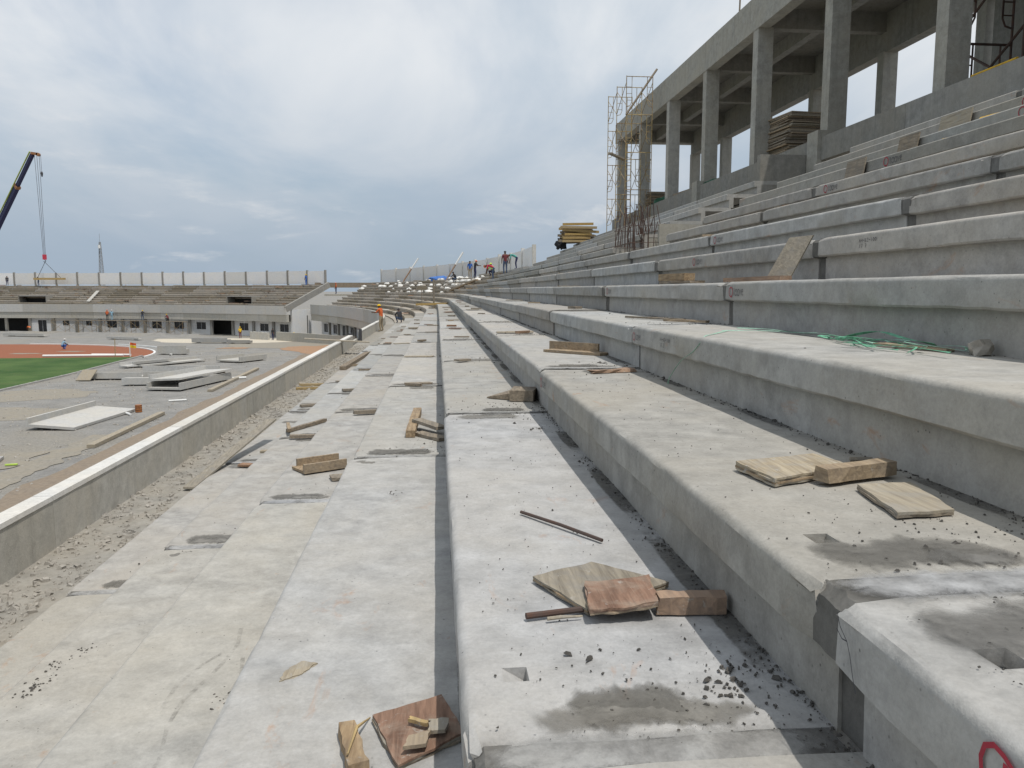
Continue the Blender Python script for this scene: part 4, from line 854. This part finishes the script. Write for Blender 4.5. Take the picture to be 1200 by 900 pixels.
def body_mesh(pose):
    if pose in POSES: return POSES[pose]
    j, sh, el, ha, hp, kn, an, to = skeleton(pose)
    V = []; Rr = []; E_ = []; seg_ = []
    def add(p, r, par, kind):
        V.append(Vector(p)); Rr.append(r)
        if par is not None: E_.append((par, len(V) - 1)); seg_.append((V[par], V[-1], kind))
        return len(V) - 1
    pel = add(j['pel'], (.15, .115), None, 'leg'); sp = add(j['sp'], (.14, .105), pel, 'shirt'); ch = add(j['ch'], (.165, .12), sp, 'shirt')
    nk = add(j['nk'], (.058, .058), ch, 'skin'); hd = add(j['hd'], (.085, .10), nk, 'skin'); add(j['tp'], (.07, .085), hd, 'skin')
    ends = []
    for s in (-1, 1):
        f_ = lambda p: (p[0] * s, p[1], p[2])
        a_ = add(f_(sh), (.068, .068), ch, 'shirt'); b_ = add(f_(el), (.046, .046), a_, 'shirt'); c_ = add(f_(ha), (.034, .034), b_, 'skin')
        hv = (Vector(f_(ha)) - Vector(f_(el))).normalized(); pm = Vector(f_(ha)) + hv * .08; add(pm, (.042, .022), c_, 'skin'); ends.append((pm, hv, s))
        a_ = add(f_(hp), (.095, .095), pel, 'leg'); b_ = add(f_(kn), (.066, .066), a_, 'leg'); c_ = add(f_(an), (.045, .05), b_, 'leg'); add(f_(to), (.042, .036), c_, 'leg')
    me = bpy.data.meshes.new('person_skeleton'); me.from_pydata([tuple(v) for v in V], E_, []); o = bpy.data.objects.new('tmp', me); COL.objects.link(o)
    md = o.modifiers.new('s', 'SKIN'); sl = me.skin_vertices[0].data
    for i, r_ in enumerate(Rr): sl[i].radius = r_; sl[i].use_root = (i == 0)
    o.modifiers.new('u', 'SUBSURF').levels = 1; o.modifiers['u'].render_levels = 1
    bpy.context.view_layer.update(); dg = bpy.context.evaluated_depsgraph_get(); ev = bpy.data.meshes.new_from_object(o.evaluated_get(dg)); bpy.data.objects.remove(o)
    bm = bmesh.new(); bm.from_mesh(ev)
    fin = MB()
    for pm, hv, s in ends:            # five fingers rooted in the palm
        side = hv.cross(Vector((s, 0, 0))).normalized()
        for q, ln in ((-1.4, .055), (-.5, .068), (.4, .072), (1.3, .058)):
            b0 = pm + side * q * .014; fin.tube([b0 - hv * .01, b0 + hv * ln * .55, b0 + hv * ln + Vector((-s * .012, 0, 0))], [.009, .008, .006], 5)
        fin.tube([pm - hv * .05 + side * .03, pm - hv * .02 + side * .055, pm + hv * .02 + side * .06], [.011, .010, .008], 5)
    hd_, tp_ = Vector(j['hd']), Vector(j['tp']); up = (tp_ - hd_).normalized(); fw = Vector((0, 1, 0)); fw = (fw - up * fw.dot(up)).normalized()
    fin.tube([hd_ + fw * .085 + up * .02, hd_ + fw * .118 - up * .015], [.008, .016], 5)     # nose
    vs = [bm.verts.new(v) for v in fin.v]; nf = [bm.faces.new([vs[i] for i in f]) for f in fin.f]
    idx = {'skin': 0, 'shirt': 1, 'leg': 2}
    for f_ in bm.faces:
        c = f_.calc_center_median(); best = min(seg_, key=lambda q: (c - (q[0] + (q[1] - q[0]) * max(0, min(1, (c - q[0]).dot(q[1] - q[0]) / max(1e-6, (q[1] - q[0]).length_squared))))).length)
        f_.material_index = idx[best[2]]; f_.smooth = True
    for f_ in nf: f_.material_index = 0
    me = bpy.data.meshes.new('person_body'); bm.to_mesh(me); bm.free()
    for mm in ('skin', 'cloth_blue', 'cloth_navy'): me.materials.append(M[mm])
    POSES[pose] = (me, hd_, up, fw); return POSES[pose]
def helmet_mesh(up, fw, mat):
    m = MB(); side = fw.cross(up); n = 12; vs = []; rings = [(.0, .118, .0), (.03, .112, 0), (.07, .09, 0), (.10, .05, 0)]
    for h, r_, _ in rings:
        for i in range(n): a = 2 * math.pi * i / n; vs.append(up * h + (fw * math.cos(a) * 1.12 + side * math.sin(a)) * r_)
    vs.append(up * .112); fs = [(i * n + j, i * n + (j + 1) % n, (i + 1) * n + (j + 1) % n, (i + 1) * n + j) for i in range(3) for j in range(n)] + [(3 * n + j, 3 * n + (j + 1) % n, 4 * n) for j in range(n)]
    m.add(vs, fs)
    b = len(m.v); m.add([up * .005 + (fw * math.cos(a) + side * math.sin(a)) * r_ for a in [R(-60 + 15 * i) for i in range(9)] for r_ in (.11, .165)], [(2 * i, 2 * i + 1, 2 * i + 3, 2 * i + 2) for i in range(8)])
    return m.mesh('helmet', mat, 50)
def worker(label, pose, loc, face, shirt, legs, hat=None, scale=1.0):
    me, hd, up, fw = body_mesh(pose)
    r = empty('person', loc, label, 'person'); r.rotation_euler = (0, 0, face); r.scale = (scale,) * 3
    o = bpy.data.objects.new('body', me); COL.objects.link(o); o.parent = r
    for i, mm in ((1, shirt), (2, legs)): o.material_slots[i].link = 'OBJECT'; o.material_slots[i].material = M['cloth_' + mm]
    if hat:
        h = bpy.data.objects.new('helmet', helmet_mesh(up, fw, 'cloth_' + hat)); COL.objects.link(h); h.parent = r; h.location = hd + up * .035
    else:
        h = bpy.data.objects.new('hair', helmet_mesh(up, fw, 'cloth_dark')); COL.objects.link(h); h.parent = r; h.location = hd + up * .03; h.scale = (.9, .9, .9)
def bowl_loc(s, n, f=.4): p = BOWL.at(s, row_x(n) - REF_X + f); return (p.x, p.y, row_z(n))
def end_loc(s, n, f=.45): p = ENDP.at(s, -(.9 + n * STEP_X + f)); return (p.x, p.y, -2.52 + n * STEP_Z)
worker('worker in maroon jacket and jeans standing, seen from behind on the rows', 'stand', bowl_loc(60, 7, .35), .25, 'maroon', 'jeans')
worker('worker in teal shirt and yellow helmet bending over the rows', 'bend', bowl_loc(60.5, 8, .35), 1.5, 'teal', 'navy', 'yellow')
worker('worker in red shirt and orange helmet bending over the rows', 'bend', bowl_loc(62, 6, .35), 1.4, 'red', 'jeans', 'orange')
worker('worker in blue shirt standing among white sacks', 'stand', bowl_loc(80, 7), 2.9, 'blue', 'khaki')
worker('worker in black top stretching out both arms among white sacks', 'reach', bowl_loc(78, 7, .5), -1.2, 'dark', 'navy', 'orange')
worker('worker in dark clothes crouching at the edge of the white sacks', 'crouch', bowl_loc(84, 6), 2.0, 'dark', 'jeans')
worker('worker in lime vest crouching between the red and blue shirted workers', 'crouch', bowl_loc(68, 7), 2.2, 'lime', 'navy', 'lime')
worker('worker in orange vest and green top leaning on the parapet wall', 'reach', (-3.55, 51.5, -2.63), 1.2, 'orange', 'khaki', 'yellow')
worker('worker in black sitting low beyond the parapet end', 'crouch', bowl_loc(62, -3), .5, 'dark', 'jeans')
p = ENDP.at(END_LEN - 9, 1.0)
# on the ground-floor scaffold of the end stand (deck at -5.05)
SC0, SC1, DECK = 24.0, 50.0, -5.05
def deck_loc(s, d=.75): p = ENDP.at(s, d); return (p.x, p.y, DECK + .06)
worker('worker in orange vest standing on the facade scaffold beside a pale blue one', 'stand', deck_loc(34.5), 0, 'orange', 'dark', 'orange')
worker('worker in pale blue clothes standing on the facade scaffold', 'stand', deck_loc(35.4), .4, 'paleblue', 'paleblue', 'white')
worker('worker in dark shirt with yellow helmet alone on the facade scaffold', 'reach', deck_loc(41.5), 0, 'dark', 'jeans', 'yellow')
worker('worker in maroon crouching on the facade scaffold end', 'crouch', deck_loc(46.5), 1, 'maroon', 'dark', 'yellow')
worker('worker in black standing by the hoisted slab at the fence', 'reach', end_loc(14.5, 9), 1.5, 'dark', 'jeans', 'white')
worker('worker in dark clothes standing at the panel fence near the hoisted slab', 'stand', end_loc(8.5, 9), .5, 'dark', 'navy')
worker('worker in blue overalls standing by the last panel of the pale fence', 'stand', end_loc(END_LEN - 4.5, 9), 1.0, 'blue', 'blue', 'yellow')
worker('worker in yellow vest standing on the ground below the facade scaffold', 'stand', (-29.5, 123.0, G), .6, 'yellow', 'maroon', 'yellow')
worker('worker in black walking on the ground by the plain side wall', 'stand', (-23.8, 118.5, G), 2.6, 'dark', 'navy')
worker('worker with yellow helmet bent down on the ground beside the side wall', 'crouch', (-20.5, 117.5, G), 1.0, 'dark', 'khaki', 'yellow')
worker('worker in blue and white crouching on the red clay', 'crouch', (-45.6, 102, G + .01), -.8, 'paleblue', 'blue', 'white', 1.15)
worker('worker in orange vest bending by the open bay of the end stand', 'bend', (-68.5, 141.5, G), .8, 'orange', 'khaki', 'yellow')
worker('worker with orange helmet standing in the gap between two stands', 'stand', (-15.8, 128.2, -.6), 2.0, 'orange', 'navy', 'orange')
# platform in the gap
MB().box(-17.5, -12, 127.2, 131, -.9, -.62).build('gap_platform', 'cast_wall', corner)
MB().box(-19.5, -9.0, 131, 131.4, .4, 1.2).build('gap_beam', 'dirt', corner)

# scaffold in front of the end stand's ground floor
fs_ = empty('facade_scaffold', (*ENDP.at(37, .8), G), 'long low yellow scaffold with a board deck along the white ground floor', 'scaffold')
s = SC0
while s < SC1 + .1:
    a, b = ENDP.at(s, .25), ENDP.at(s, 1.3)
    m = MB()
    for q in (a, b): m.tube([(q.x, q.y, G), (q.x, q.y, DECK)], .03, 5)
    for z in (G + .5, G + 1.2, DECK - .05): m.tube([(a.x, a.y, z), (b.x, b.y, z)], .025, 5)
    m.build('frame', 'scaf', fs_)
    if s + 2.6 <= SC1 + .1:
        c = ENDP.at(s + 2.6, 1.3); d_ = ENDP.at(s + 2.6, .25)
        MB().tube([(b.x, b.y, G + .2), (c.x, c.y, DECK - .2)], .022, 5).tube([(c.x, c.y, G + .2), (b.x, b.y, DECK - .2)], .022, 5).build('cross_brace', 'scaf', fs_)
        MB().add([(a.x, a.y, DECK), (b.x, b.y, DECK), (c.x, c.y, DECK), (d_.x, d_.y, DECK), (a.x, a.y, DECK + .05), (b.x, b.y, DECK + .05), (c.x, c.y, DECK + .05), (d_.x, d_.y, DECK + .05)], [(0, 3, 2, 1), (4, 5, 6, 7), (0, 1, 5, 4), (1, 2, 6, 5), (2, 3, 7, 6), (3, 0, 4, 7)]).build('deck_board', 'timber_old', fs_)
    s += 2.6
# low unfinished block walls in front of the end stand
for i, (x0, y0_, x1, y1_, h, lab) in enumerate(((-27.5, 121.0, -24.4, 118.5, 1.1, 'short broken block wall on the sand in front of the windows'), (-23.0, 117.5, -10.5, 104.5, 1.25, 'long rough concrete retaining wall running to the parapet'))):
    MB_ = MB(); n = 12; d = Vector((x1 - x0, y1_ - y0_, 0)); q = Vector((-d.y, d.x, 0)).normalized() * .15
    vs = []
    for j in range(n + 1):
        c = Vector((x0, y0_, G)) + d * (j / n); t = h + .12 * noise.noise((j * 1.7, i, 0)); vs += [c - q, c - q + Vector((0, 0, t)), c + q + Vector((0, 0, t)), c + q]
    MB_.add(vs, [(4 * j + k, 4 * j + k + 1, 4 * j + k + 5, 4 * j + k + 4) for j in range(n) for k in range(3)] + [(0, 3, 2, 1), (4 * n, 4 * n + 1, 4 * n + 2, 4 * n + 3)])
    o = MB_.build('low_wall', 'cast_wall'); outward(o.data); wrap(o, lab, 'wall')
a = ENDP.at(0, 4.5); 
# gravel berm along the end stand
m = MB(); n = 60; vs = []
for i in range(n + 1):
    s = .5 + (END_LEN - 14) * i / n
    for j, (d, h) in enumerate(((5.5, -.02), (4.2, .3), (3.2, .55), (2.4, .5), (1.6, .1))):
        p = ENDP.at(s, d + .5 * noise.noise((s * .3, j, 0))); e = min(1, i / 3, (n - i) / 6); vs.append((p.x, p.y, G - .02 + max(0, h * (.6 + .8 * noise.noise((s * .25, j * .7, 3))) * e)))
m.add(vs, [(i * 5 + j, (i + 1) * 5 + j, (i + 1) * 5 + j + 1, i * 5 + j + 1) for i in range(n) for j in range(4)]); o = m.build('gravel_berm', 'gravel', None, 60); outward(o.data); o['kind'] = 'structure'

# ------------------------------------------------------------------ white sacks and rubble on the curved stand
SACKS = [lump_mesh('sack', 'sack' if i % 3 else 'rubble', .40, .24, .16, i * 2.1, 2, .42, 2.2) for i in range(6)]
for i in range(85):
    s = random.triangular(68, 128, 84); n = random.choice([3, 4, 5, 5, 6, 6, 6, 7, 7]); p = BOWL.at(s, row_x(n) - REF_X + random.uniform(.3, .6))
    k = random.uniform(.45, 1.25); vi = random.randrange(6); o = link('sack', SACKS[vi], None, (p.x, p.y, row_z(n) + .10 * k), random.uniform(0, 6.3), (k, k * random.uniform(.7, 1.2), k)); wrap(o, ('crumpled white sack' if vi % 3 else 'dusty grey sack') + ' heaped on the curved terrace rows', 'sack', 'white sacks on the curved terrace')
o = link('tarpaulin', lump_mesh('tarpaulin', 'tarp_blue', 1.3, .6, .35, 7, 3), None, (*BOWL.at(96, row_x(8) - REF_X), row_z(8) - .2)); wrap(o, 'crumpled blue tarpaulin by the fence above the white sacks', 'tarpaulin')
def leaning(s, n, dx, dz, lab, mt):
    p = BOWL.at(s, row_x(n) - REF_X); a = Vector((p.x, p.y, row_z(n))); m = MB(); m.tube([a, a + Vector((dx * .55, 0, dz * .55))], .10, 6); 
    r = empty('leaning_pole', a, lab, 'pole'); m.build('shaft', mt, r); MB().tube([a + Vector((dx * .55, 0, dz * .55)), a + Vector((dx, 0, dz))], .12, 6).build('tip', 'white_paint', r)
leaning(90, 7, 1.9, 3.1, 'slanting pole with white end rising above the white sacks', 'timber_red'); leaning(110, 7, 2.1, 3.2, 'slanting thin pole with white end by the fence gap', 'timber_red')
# boards and a prop standing on the nearer curved rows
pr = empty('sign_board', (*BOWL.at(72, 3.6), row_z(-1)), 'small pale board on a post standing in the curved rows', 'board')
q = BOWL.at(72, 3.6); MB().tube([(q.x, q.y, row_z(-1)), (q.x, q.y, row_z(-1) + 1.9)], .04, 6).build('post', 'timber_old', pr); MB().obox((q.x, q.y - .06, row_z(-1) + 2.0), (.9, .05, .35), rot(15, 0, 0)).build('panel', 'ply', pr)
q = BOWL.at(62, 4.0); wrap(MB().tube([(q.x, q.y, row_z(-1)), (q.x, q.y, row_z(-1) + 2.6)], .07, 6).build('timber_prop', 'timber_old'), 'upright timber prop standing in the curved rows', 'prop')
a, b = BOWL.at(60, 2.6), BOWL.at(60.6, 5.2); wrap(MB().bar((a.x, a.y, row_z(0) + .35), (b.x, b.y, row_z(0) + .40), .1, .16).build('yellow_beam', 'timber_yellow'), 'yellow timber beam laid across the rows at the curve', 'beam')
a, b = BOWL.at(70, 8.3), BOWL.at(73, 6.3); wrap(MB().bar((a.x, a.y, row_z(6) + .1), (b.x, b.y, row_z(3) + .25), .3, .12).build('timber_beam', 'timber'), 'tan beam sloping down the rows below the white sacks', 'beam')

# ------------------------------------------------------------------ precast pieces and things in the yard
def lpanel(name, label, c, ln, w, rz, z=G, flange=.38, both=False, tilt=0, mat='pale_precast', th=.14, parent=None):
    """an L- or U-shaped precast seating panel lying on the ground"""
    prof = [(-w / 2, .12), (w / 2, .12), (w / 2, .12 + th)] + ([(w / 2, .12 + flange), (w / 2 - .12, .12 + flange), (w / 2 - .12, .12 + th)] if both else []) + [(-w / 2 + .12, .12 + th), (-w / 2 + .12, .12 + flange), (-w / 2, .12 + flange)]
    if both: prof = [(-w / 2, .12), (w / 2, .12), (w / 2, .12 + flange), (w / 2 - .12, .12 + flange), (w / 2 - .12, .12 + th), (-w / 2 + .12, .12 + th), (-w / 2 + .12, .12 + flange), (-w / 2, .12 + flange)]
    r = empty(name, (*c, z), label, 'precast panel'); r.rotation_euler = (0, R(tilt), R(rz))
    m = MB(); m.prism(prof, lambda p: Vector((p[0], -ln / 2, p[1])), lambda p: Vector((p[0], ln / 2, p[1]))); o = m.build('slab', mat, r, None, False); outward(o.data)
    for yq in (-ln * .36, ln * .36): MB().box(-w / 2 + .05, w / 2 - .05, yq - .06, yq + .06, 0, .118).build('bearer', 'timber_old', r, None, False)
    return r
lpanel('precast_element', 'wide upturned-edge concrete panel lying alone on the gravel', (-19.6, 45.8), 6.6, 2.5, -6, tilt=4, flange=.45)
lpanel('precast_element', 'lower concrete panel of the two-high pile beside the dirt strip', (-18.7, 62.3), 7.6, 2.6, -13, flange=.5, both=True)
lpanel('precast_element', 'upper concrete panel of the two-high pile beside the dirt strip', (-18.6, 62.4), 7.2, 2.4, -16, z=G + .62, flange=.45, tilt=-3)
lpanel('precast_element', 'long concrete panel with brown plywood propped against its end', (-26.3, 67.2), 5.0, 1.5, 88, flange=.5)
lpanel('precast_element', 'long concrete panel lying end to end between two others', (-21.4, 67.6), 4.9, 1.5, 91, flange=.5)
lpanel('precast_element', 'concrete panel lying behind the end-to-end pair', (-22.0, 71.4), 6.6, 1.3, 86, flange=.6)
lpanel('precast_element', 'narrow concrete panel lying in front of the end-to-end pair', (-21.8, 62.6), 3.9, .9, 92, flange=.5, th=.45)
lpanel('precast_element', 'pale slanting concrete panel lying past the long panels', (-26.0, 80.2), 7.4, 1.3, -33, flange=.4)
lpanel('precast_element', 'pale concrete panel lying parallel to the slanting one', (-27.6, 78.5), 5.0, 1.2, -35, flange=.4)
lpanel('precast_element', 'short pale concrete panel lying far out near the ring kerb', (-29.6, 92.6), 3.2, 1.0, 84, flange=.9, th=.5)
lpanel('precast_element', 'two-edged concrete panel lying near the red dirt patch', (-19.9, 83.2), 4.0, 3.0, -28, flange=.5, both=True)
lpanel('precast_element', 'grey concrete panel lying at the edge of the sand', (-30.8, 112.2), 5.0, 1.2, 80, flange=.6, th=.4, mat='precast_grey')
lpanel('precast_element', 'short grey concrete panel lying beside the sand edge panel', (-26.6, 110.8), 3.0, 1.0, 80, flange=.4, th=.3, mat='precast_grey')
lpanel('precast_element', 'pale panel lying before the open bays of the end stand', (-64.0, 131.0), 8.0, 1.2, 68, flange=.4)
lpanel('precast_element', 'narrow pale panel lying on gravel before the small windows', (-45.5, 121), 6.5, .8, 60, flange=.3)
o = MB().prism([(0, 0), (1.1, 0), (1.1, 1.25), (0, 1.25)], lambda p: Vector((-28.6 + p[0] + p[1] * .25, 65.7 + p[1] * .55, G + .05 + p[1] * .62)), lambda p: Vector((-28.6 + p[0] + p[1] * .25, 65.66 + p[1] * .55, G + .11 + p[1] * .62))).build('plywood_sheet', 'ply'); outward(o.data); wrap(o, 'brown plywood sheet propped against a long concrete panel', 'plywood')
br = empty('oil_drum', (-17.7, 48.6, G), 'rusty orange drum standing on the gravel', 'drum')
MB().tube([(-17.7, 48.6, G), (-17.7, 48.6, G + .44)], .19, 20).build('shell', 'barrel', br, 40)
for z in (.02, .15, .29, .42): MB().tube([(-17.7, 48.6, G + z - .01), (-17.7, 48.6, G + z + .01)], .2, 20).build('hoop', 'rebar', br, 40)
def pipe(lab, a, b, r_, mt='white_paint'): wrap(MB().tube([(*a, G + r_ + .01), (*b, G + r_ + .01)], r_, 10).build('white_pipe', mt, None, 40), lab, 'pipe')
pipe('short white pipe lying beside the rusty orange drum', (-18.8, 48.6), (-17.7, 47.3), .07); pipe('white pipe offcut near the two-high panel pile', (-17.4, 53.0), (-16.4, 53.4), .06)
pipe('long white pipe lying along the grass edge at the flag', (-42.5, 90.2), (-34.2, 90.4), .13); pipe('shorter white pipe beside the long one at the flag', (-38, 91.6), (-33.6, 90.9), .12)
pipe('white pipe piece lying on the gravel before the pile', (-16.6, 66.0), (-15.6, 66.4), .1)
fl = empty('corner_flag', (-33.35, 90.0, G), 'white corner flag post with a red and yellow flag', 'flag')
MB().tube([(-33.35, 90, G), (-33.35, 90, G + 1.55)], .05, 8).build('post', 'white_paint', fl)
def cloth(z0, z1, name, mat):
    m = MB(); n = 10; vs = []
    for i in range(n + 1):
        u = i / n; x = -33.30 + .62 * u; yq = 90 + .06 * math.sin(u * 7)
        vs += [(x, yq, G + z0 - .06 * u), (x, yq, G + z1 - .10 * u), (x, yq + .012, G + z1 - .10 * u), (x, yq + .012, G + z0 - .06 * u)]
    m.add(vs, [(4 * i + j, 4 * i + (j + 1) % 4, 4 * i + 4 + (j + 1) % 4, 4 * i + 4 + j) for i in range(n) for j in range(4)]); m.build(name, mat, fl, 60)
cloth(1.28, 1.55, 'flag_top', 'flag_red'); cloth(.98, 1.275, 'flag_bottom', 'flag_yellow')
wrap(MB().tube([(-34.6, 89.2, G), (-34.55, 89.2, G + 2.0)], .04, 6).build('yellow_stake', 'timber_yellow'), 'thin yellow stake standing in the grass near the flag', 'stake')
tk = empty('timber_edging', (-16, 40, G), 'pale timber edging boards laid along the brown dirt strip', 'edging')
for i, (y0_, y1_) in enumerate(((37.5, 42.5), (42.6, 47.4), (58, 63), (63.2, 68), (68.2, 74))):
    x = -15.85 - (y0_ - 37) * .015; MB().bar((x, y0_, G + .1), (x - .05, y1_, G + .12), .35, .16).build('board', 'sand' if False else 'ply', tk)
sl = MB().slab([(-19.6, 33.6), (-18.2, 34.2), (-18.5, 35.3), (-20.0, 34.8)], .12, G + .05).build('broken_slab', 'precast'); wrap(sl, 'broken concrete slab lying on the sandy patch', 'slab')
wrap(MB().obox((-17.5, 33.9, G + .08), (.45, .12, .05), rot(0, 0, 10)).build('lime_batten', 'cloth_lime'), 'lime yellow batten lying near the broken slab', 'batten')
m = MB(); r = random.Random(8)
for i in range(1500):
    yy = 28 + 70 * r.random() ** 1.2; x = -15 - 17 * r.random(); s = r.uniform(.03, .11); m.rock((x, yy, G + s * .2), s, .5)
wrap(m.build('yard_stones', 'rubble'), 'loose stones scattered over the gravel yard', 'stones', kind='stuff')

# ------------------------------------------------------------------ crane, hoisted slab, mast
cr = empty('mobile_crane', (-96, 171, G), 'mobile crane with dark blue telescopic boom behind the end terrace', 'crane')
tip = Vector((-71.0, 152.0, 23.9)); base = Vector((-96.5, 171.6, -4.0)); d = base - tip
def boom(a, b, w, name, mat): 
    p, q = tip + d * a, tip + d * b; o = MB().bar(p, q, w, w * 1.25).build(name, mat, cr); return o
boom(.0, .19, .5, 'boom_section', 'crane_blue'); boom(.185, .52, .68, 'boom_section', 'crane_blue'); boom(.51, 1.0, .9, 'boom_section', 'crane_blue')
boom(.18, .192, .85, 'boom_collar', 'crane_orange'); boom(.505, .52, 1.1, 'boom_collar', 'crane_orange')
nrm = Vector((-.05, 0, .9))
MB().bar(tip + Vector((-.35, -.2, .42)), tip + d * .5 + Vector((-.5, -.2, .55)), .18, .14).build('edge_rail', 'crane_edge', cr)
MB().obox(tip + Vector((.35, 0, .1)), (1.1, .6, .42), rot(0, 8, 0)).build('boom_head', 'crane_orange', cr); MB().tube([tip + Vector((.95, -.3, -.05)), tip + Vector((.95, .3, -.05))], .3, 14).build('sheave', 'crane_orange', cr)
HK = Vector((-70.15, 152.0, 5.55))
for dx in (-.22, .22, .0): MB().tube([tip + Vector((.7 + dx * 1.8, 0, -.2)), HK + Vector((dx * .8, 0, .7))], .035, 5).build('cable', 'cable', cr)
MB().tube([tip + Vector((1.35, 0, -.1)), tip + Vector((1.35, 0, -3.0))], .03, 5).build('cable', 'cable', cr); MB().tube([tip + Vector((1.35, 0, -3.0)), tip + Vector((1.35, 0, -3.3)), tip + Vector((1.35, 0, -3.9))], [.12, .22, .1], 8).build('hook_ball', 'steel_dark', cr)
MB().obox(HK + Vector((0, 0, .35)), (.55, .4, .9)).build('hook_block', 'cloth_red', cr); MB().tube([HK + Vector((0, 0, -.1)), HK + Vector((.18, 0, -.35)), HK + Vector((0, 0, -.6)), HK + Vector((-.18, 0, -.4))], .07, 6).build('hook', 'steel_dark', cr)
MB().box(-102, -91, 169, 172.6, G + .9, G + 2.4).build('carrier', 'crane_orange', cr); MB().box(-98.5, -94, 169.2, 172.4, G + 2.41, G + 4.6).build('cab', 'crane_blue', cr)
for x in (-100.5, -98, -95, -92.5):
    for yq in (169.0, 172.2): MB().tube([(x, yq, G + .6), (x, yq + .4, G + .6)], .6, 16).build('wheel', 'steel_dark', cr)
hs = empty('hoisted_slab', (-69.6, 152, 1.9), 'narrow pale slab hanging from crane slings by the fence', 'slab')
MB().box(-72.2, -66.9, 151.7, 152.3, 1.85, 2.2).build('slab', 'timber_yellow', hs)
for x in (-71.6, -67.6): MB().tube([HK + Vector((0, 0, -.55)), (x, 152, 2.2)], .045, 5).build('sling', 'cable', hs)
ms = empty('lattice_mast', (-160, 402, G), 'distant slender lattice telecom mast behind the panel fence', 'mast')
H = 30.0
for i in range(15):
    z0_, z1_ = G + H * i / 15, G + H * (i + 1) / 15; w0, w1 = 1.3 - 1.0 * i / 15, 1.3 - 1.0 * (i + 1) / 15; m = MB()
    P0 = [Vector((-160 + w0 * a_, 402 + w0 * b_, z0_)) for a_, b_ in ((-1, -1), (1, -1), (1, 1), (-1, 1))]; P1 = [Vector((-160 + w1 * a_, 402 + w1 * b_, z1_)) for a_, b_ in ((-1, -1), (1, -1), (1, 1), (-1, 1))]
    for j in range(4): m.tube([P0[j], P1[j]], .11, 4); m.tube([P0[j], P1[(j + 1) % 4]], .06, 4); m.tube([P0[(j + 1) % 4], P1[j]], .06, 4); m.tube([P1[j], P1[(j + 1) % 4]], .06, 4)
    m.build('lattice_section', 'steel_grey', ms)
MB().tube([(-160, 401, G + H - 3), (-160, 401, G + H - 1.4)], .55, 10).build('dish', 'white_paint', ms); MB().tube([(-160, 402, G + H), (-160, 402, G + H + 4)], .08, 5).build('spike', 'steel_grey', ms)

# ------------------------------------------------------------------ lift the whole place so that the ground lies at z = 0
for o in sc.objects:
    if o.parent is None and o.type in ('MESH', 'EMPTY'): o.location.z += EYE
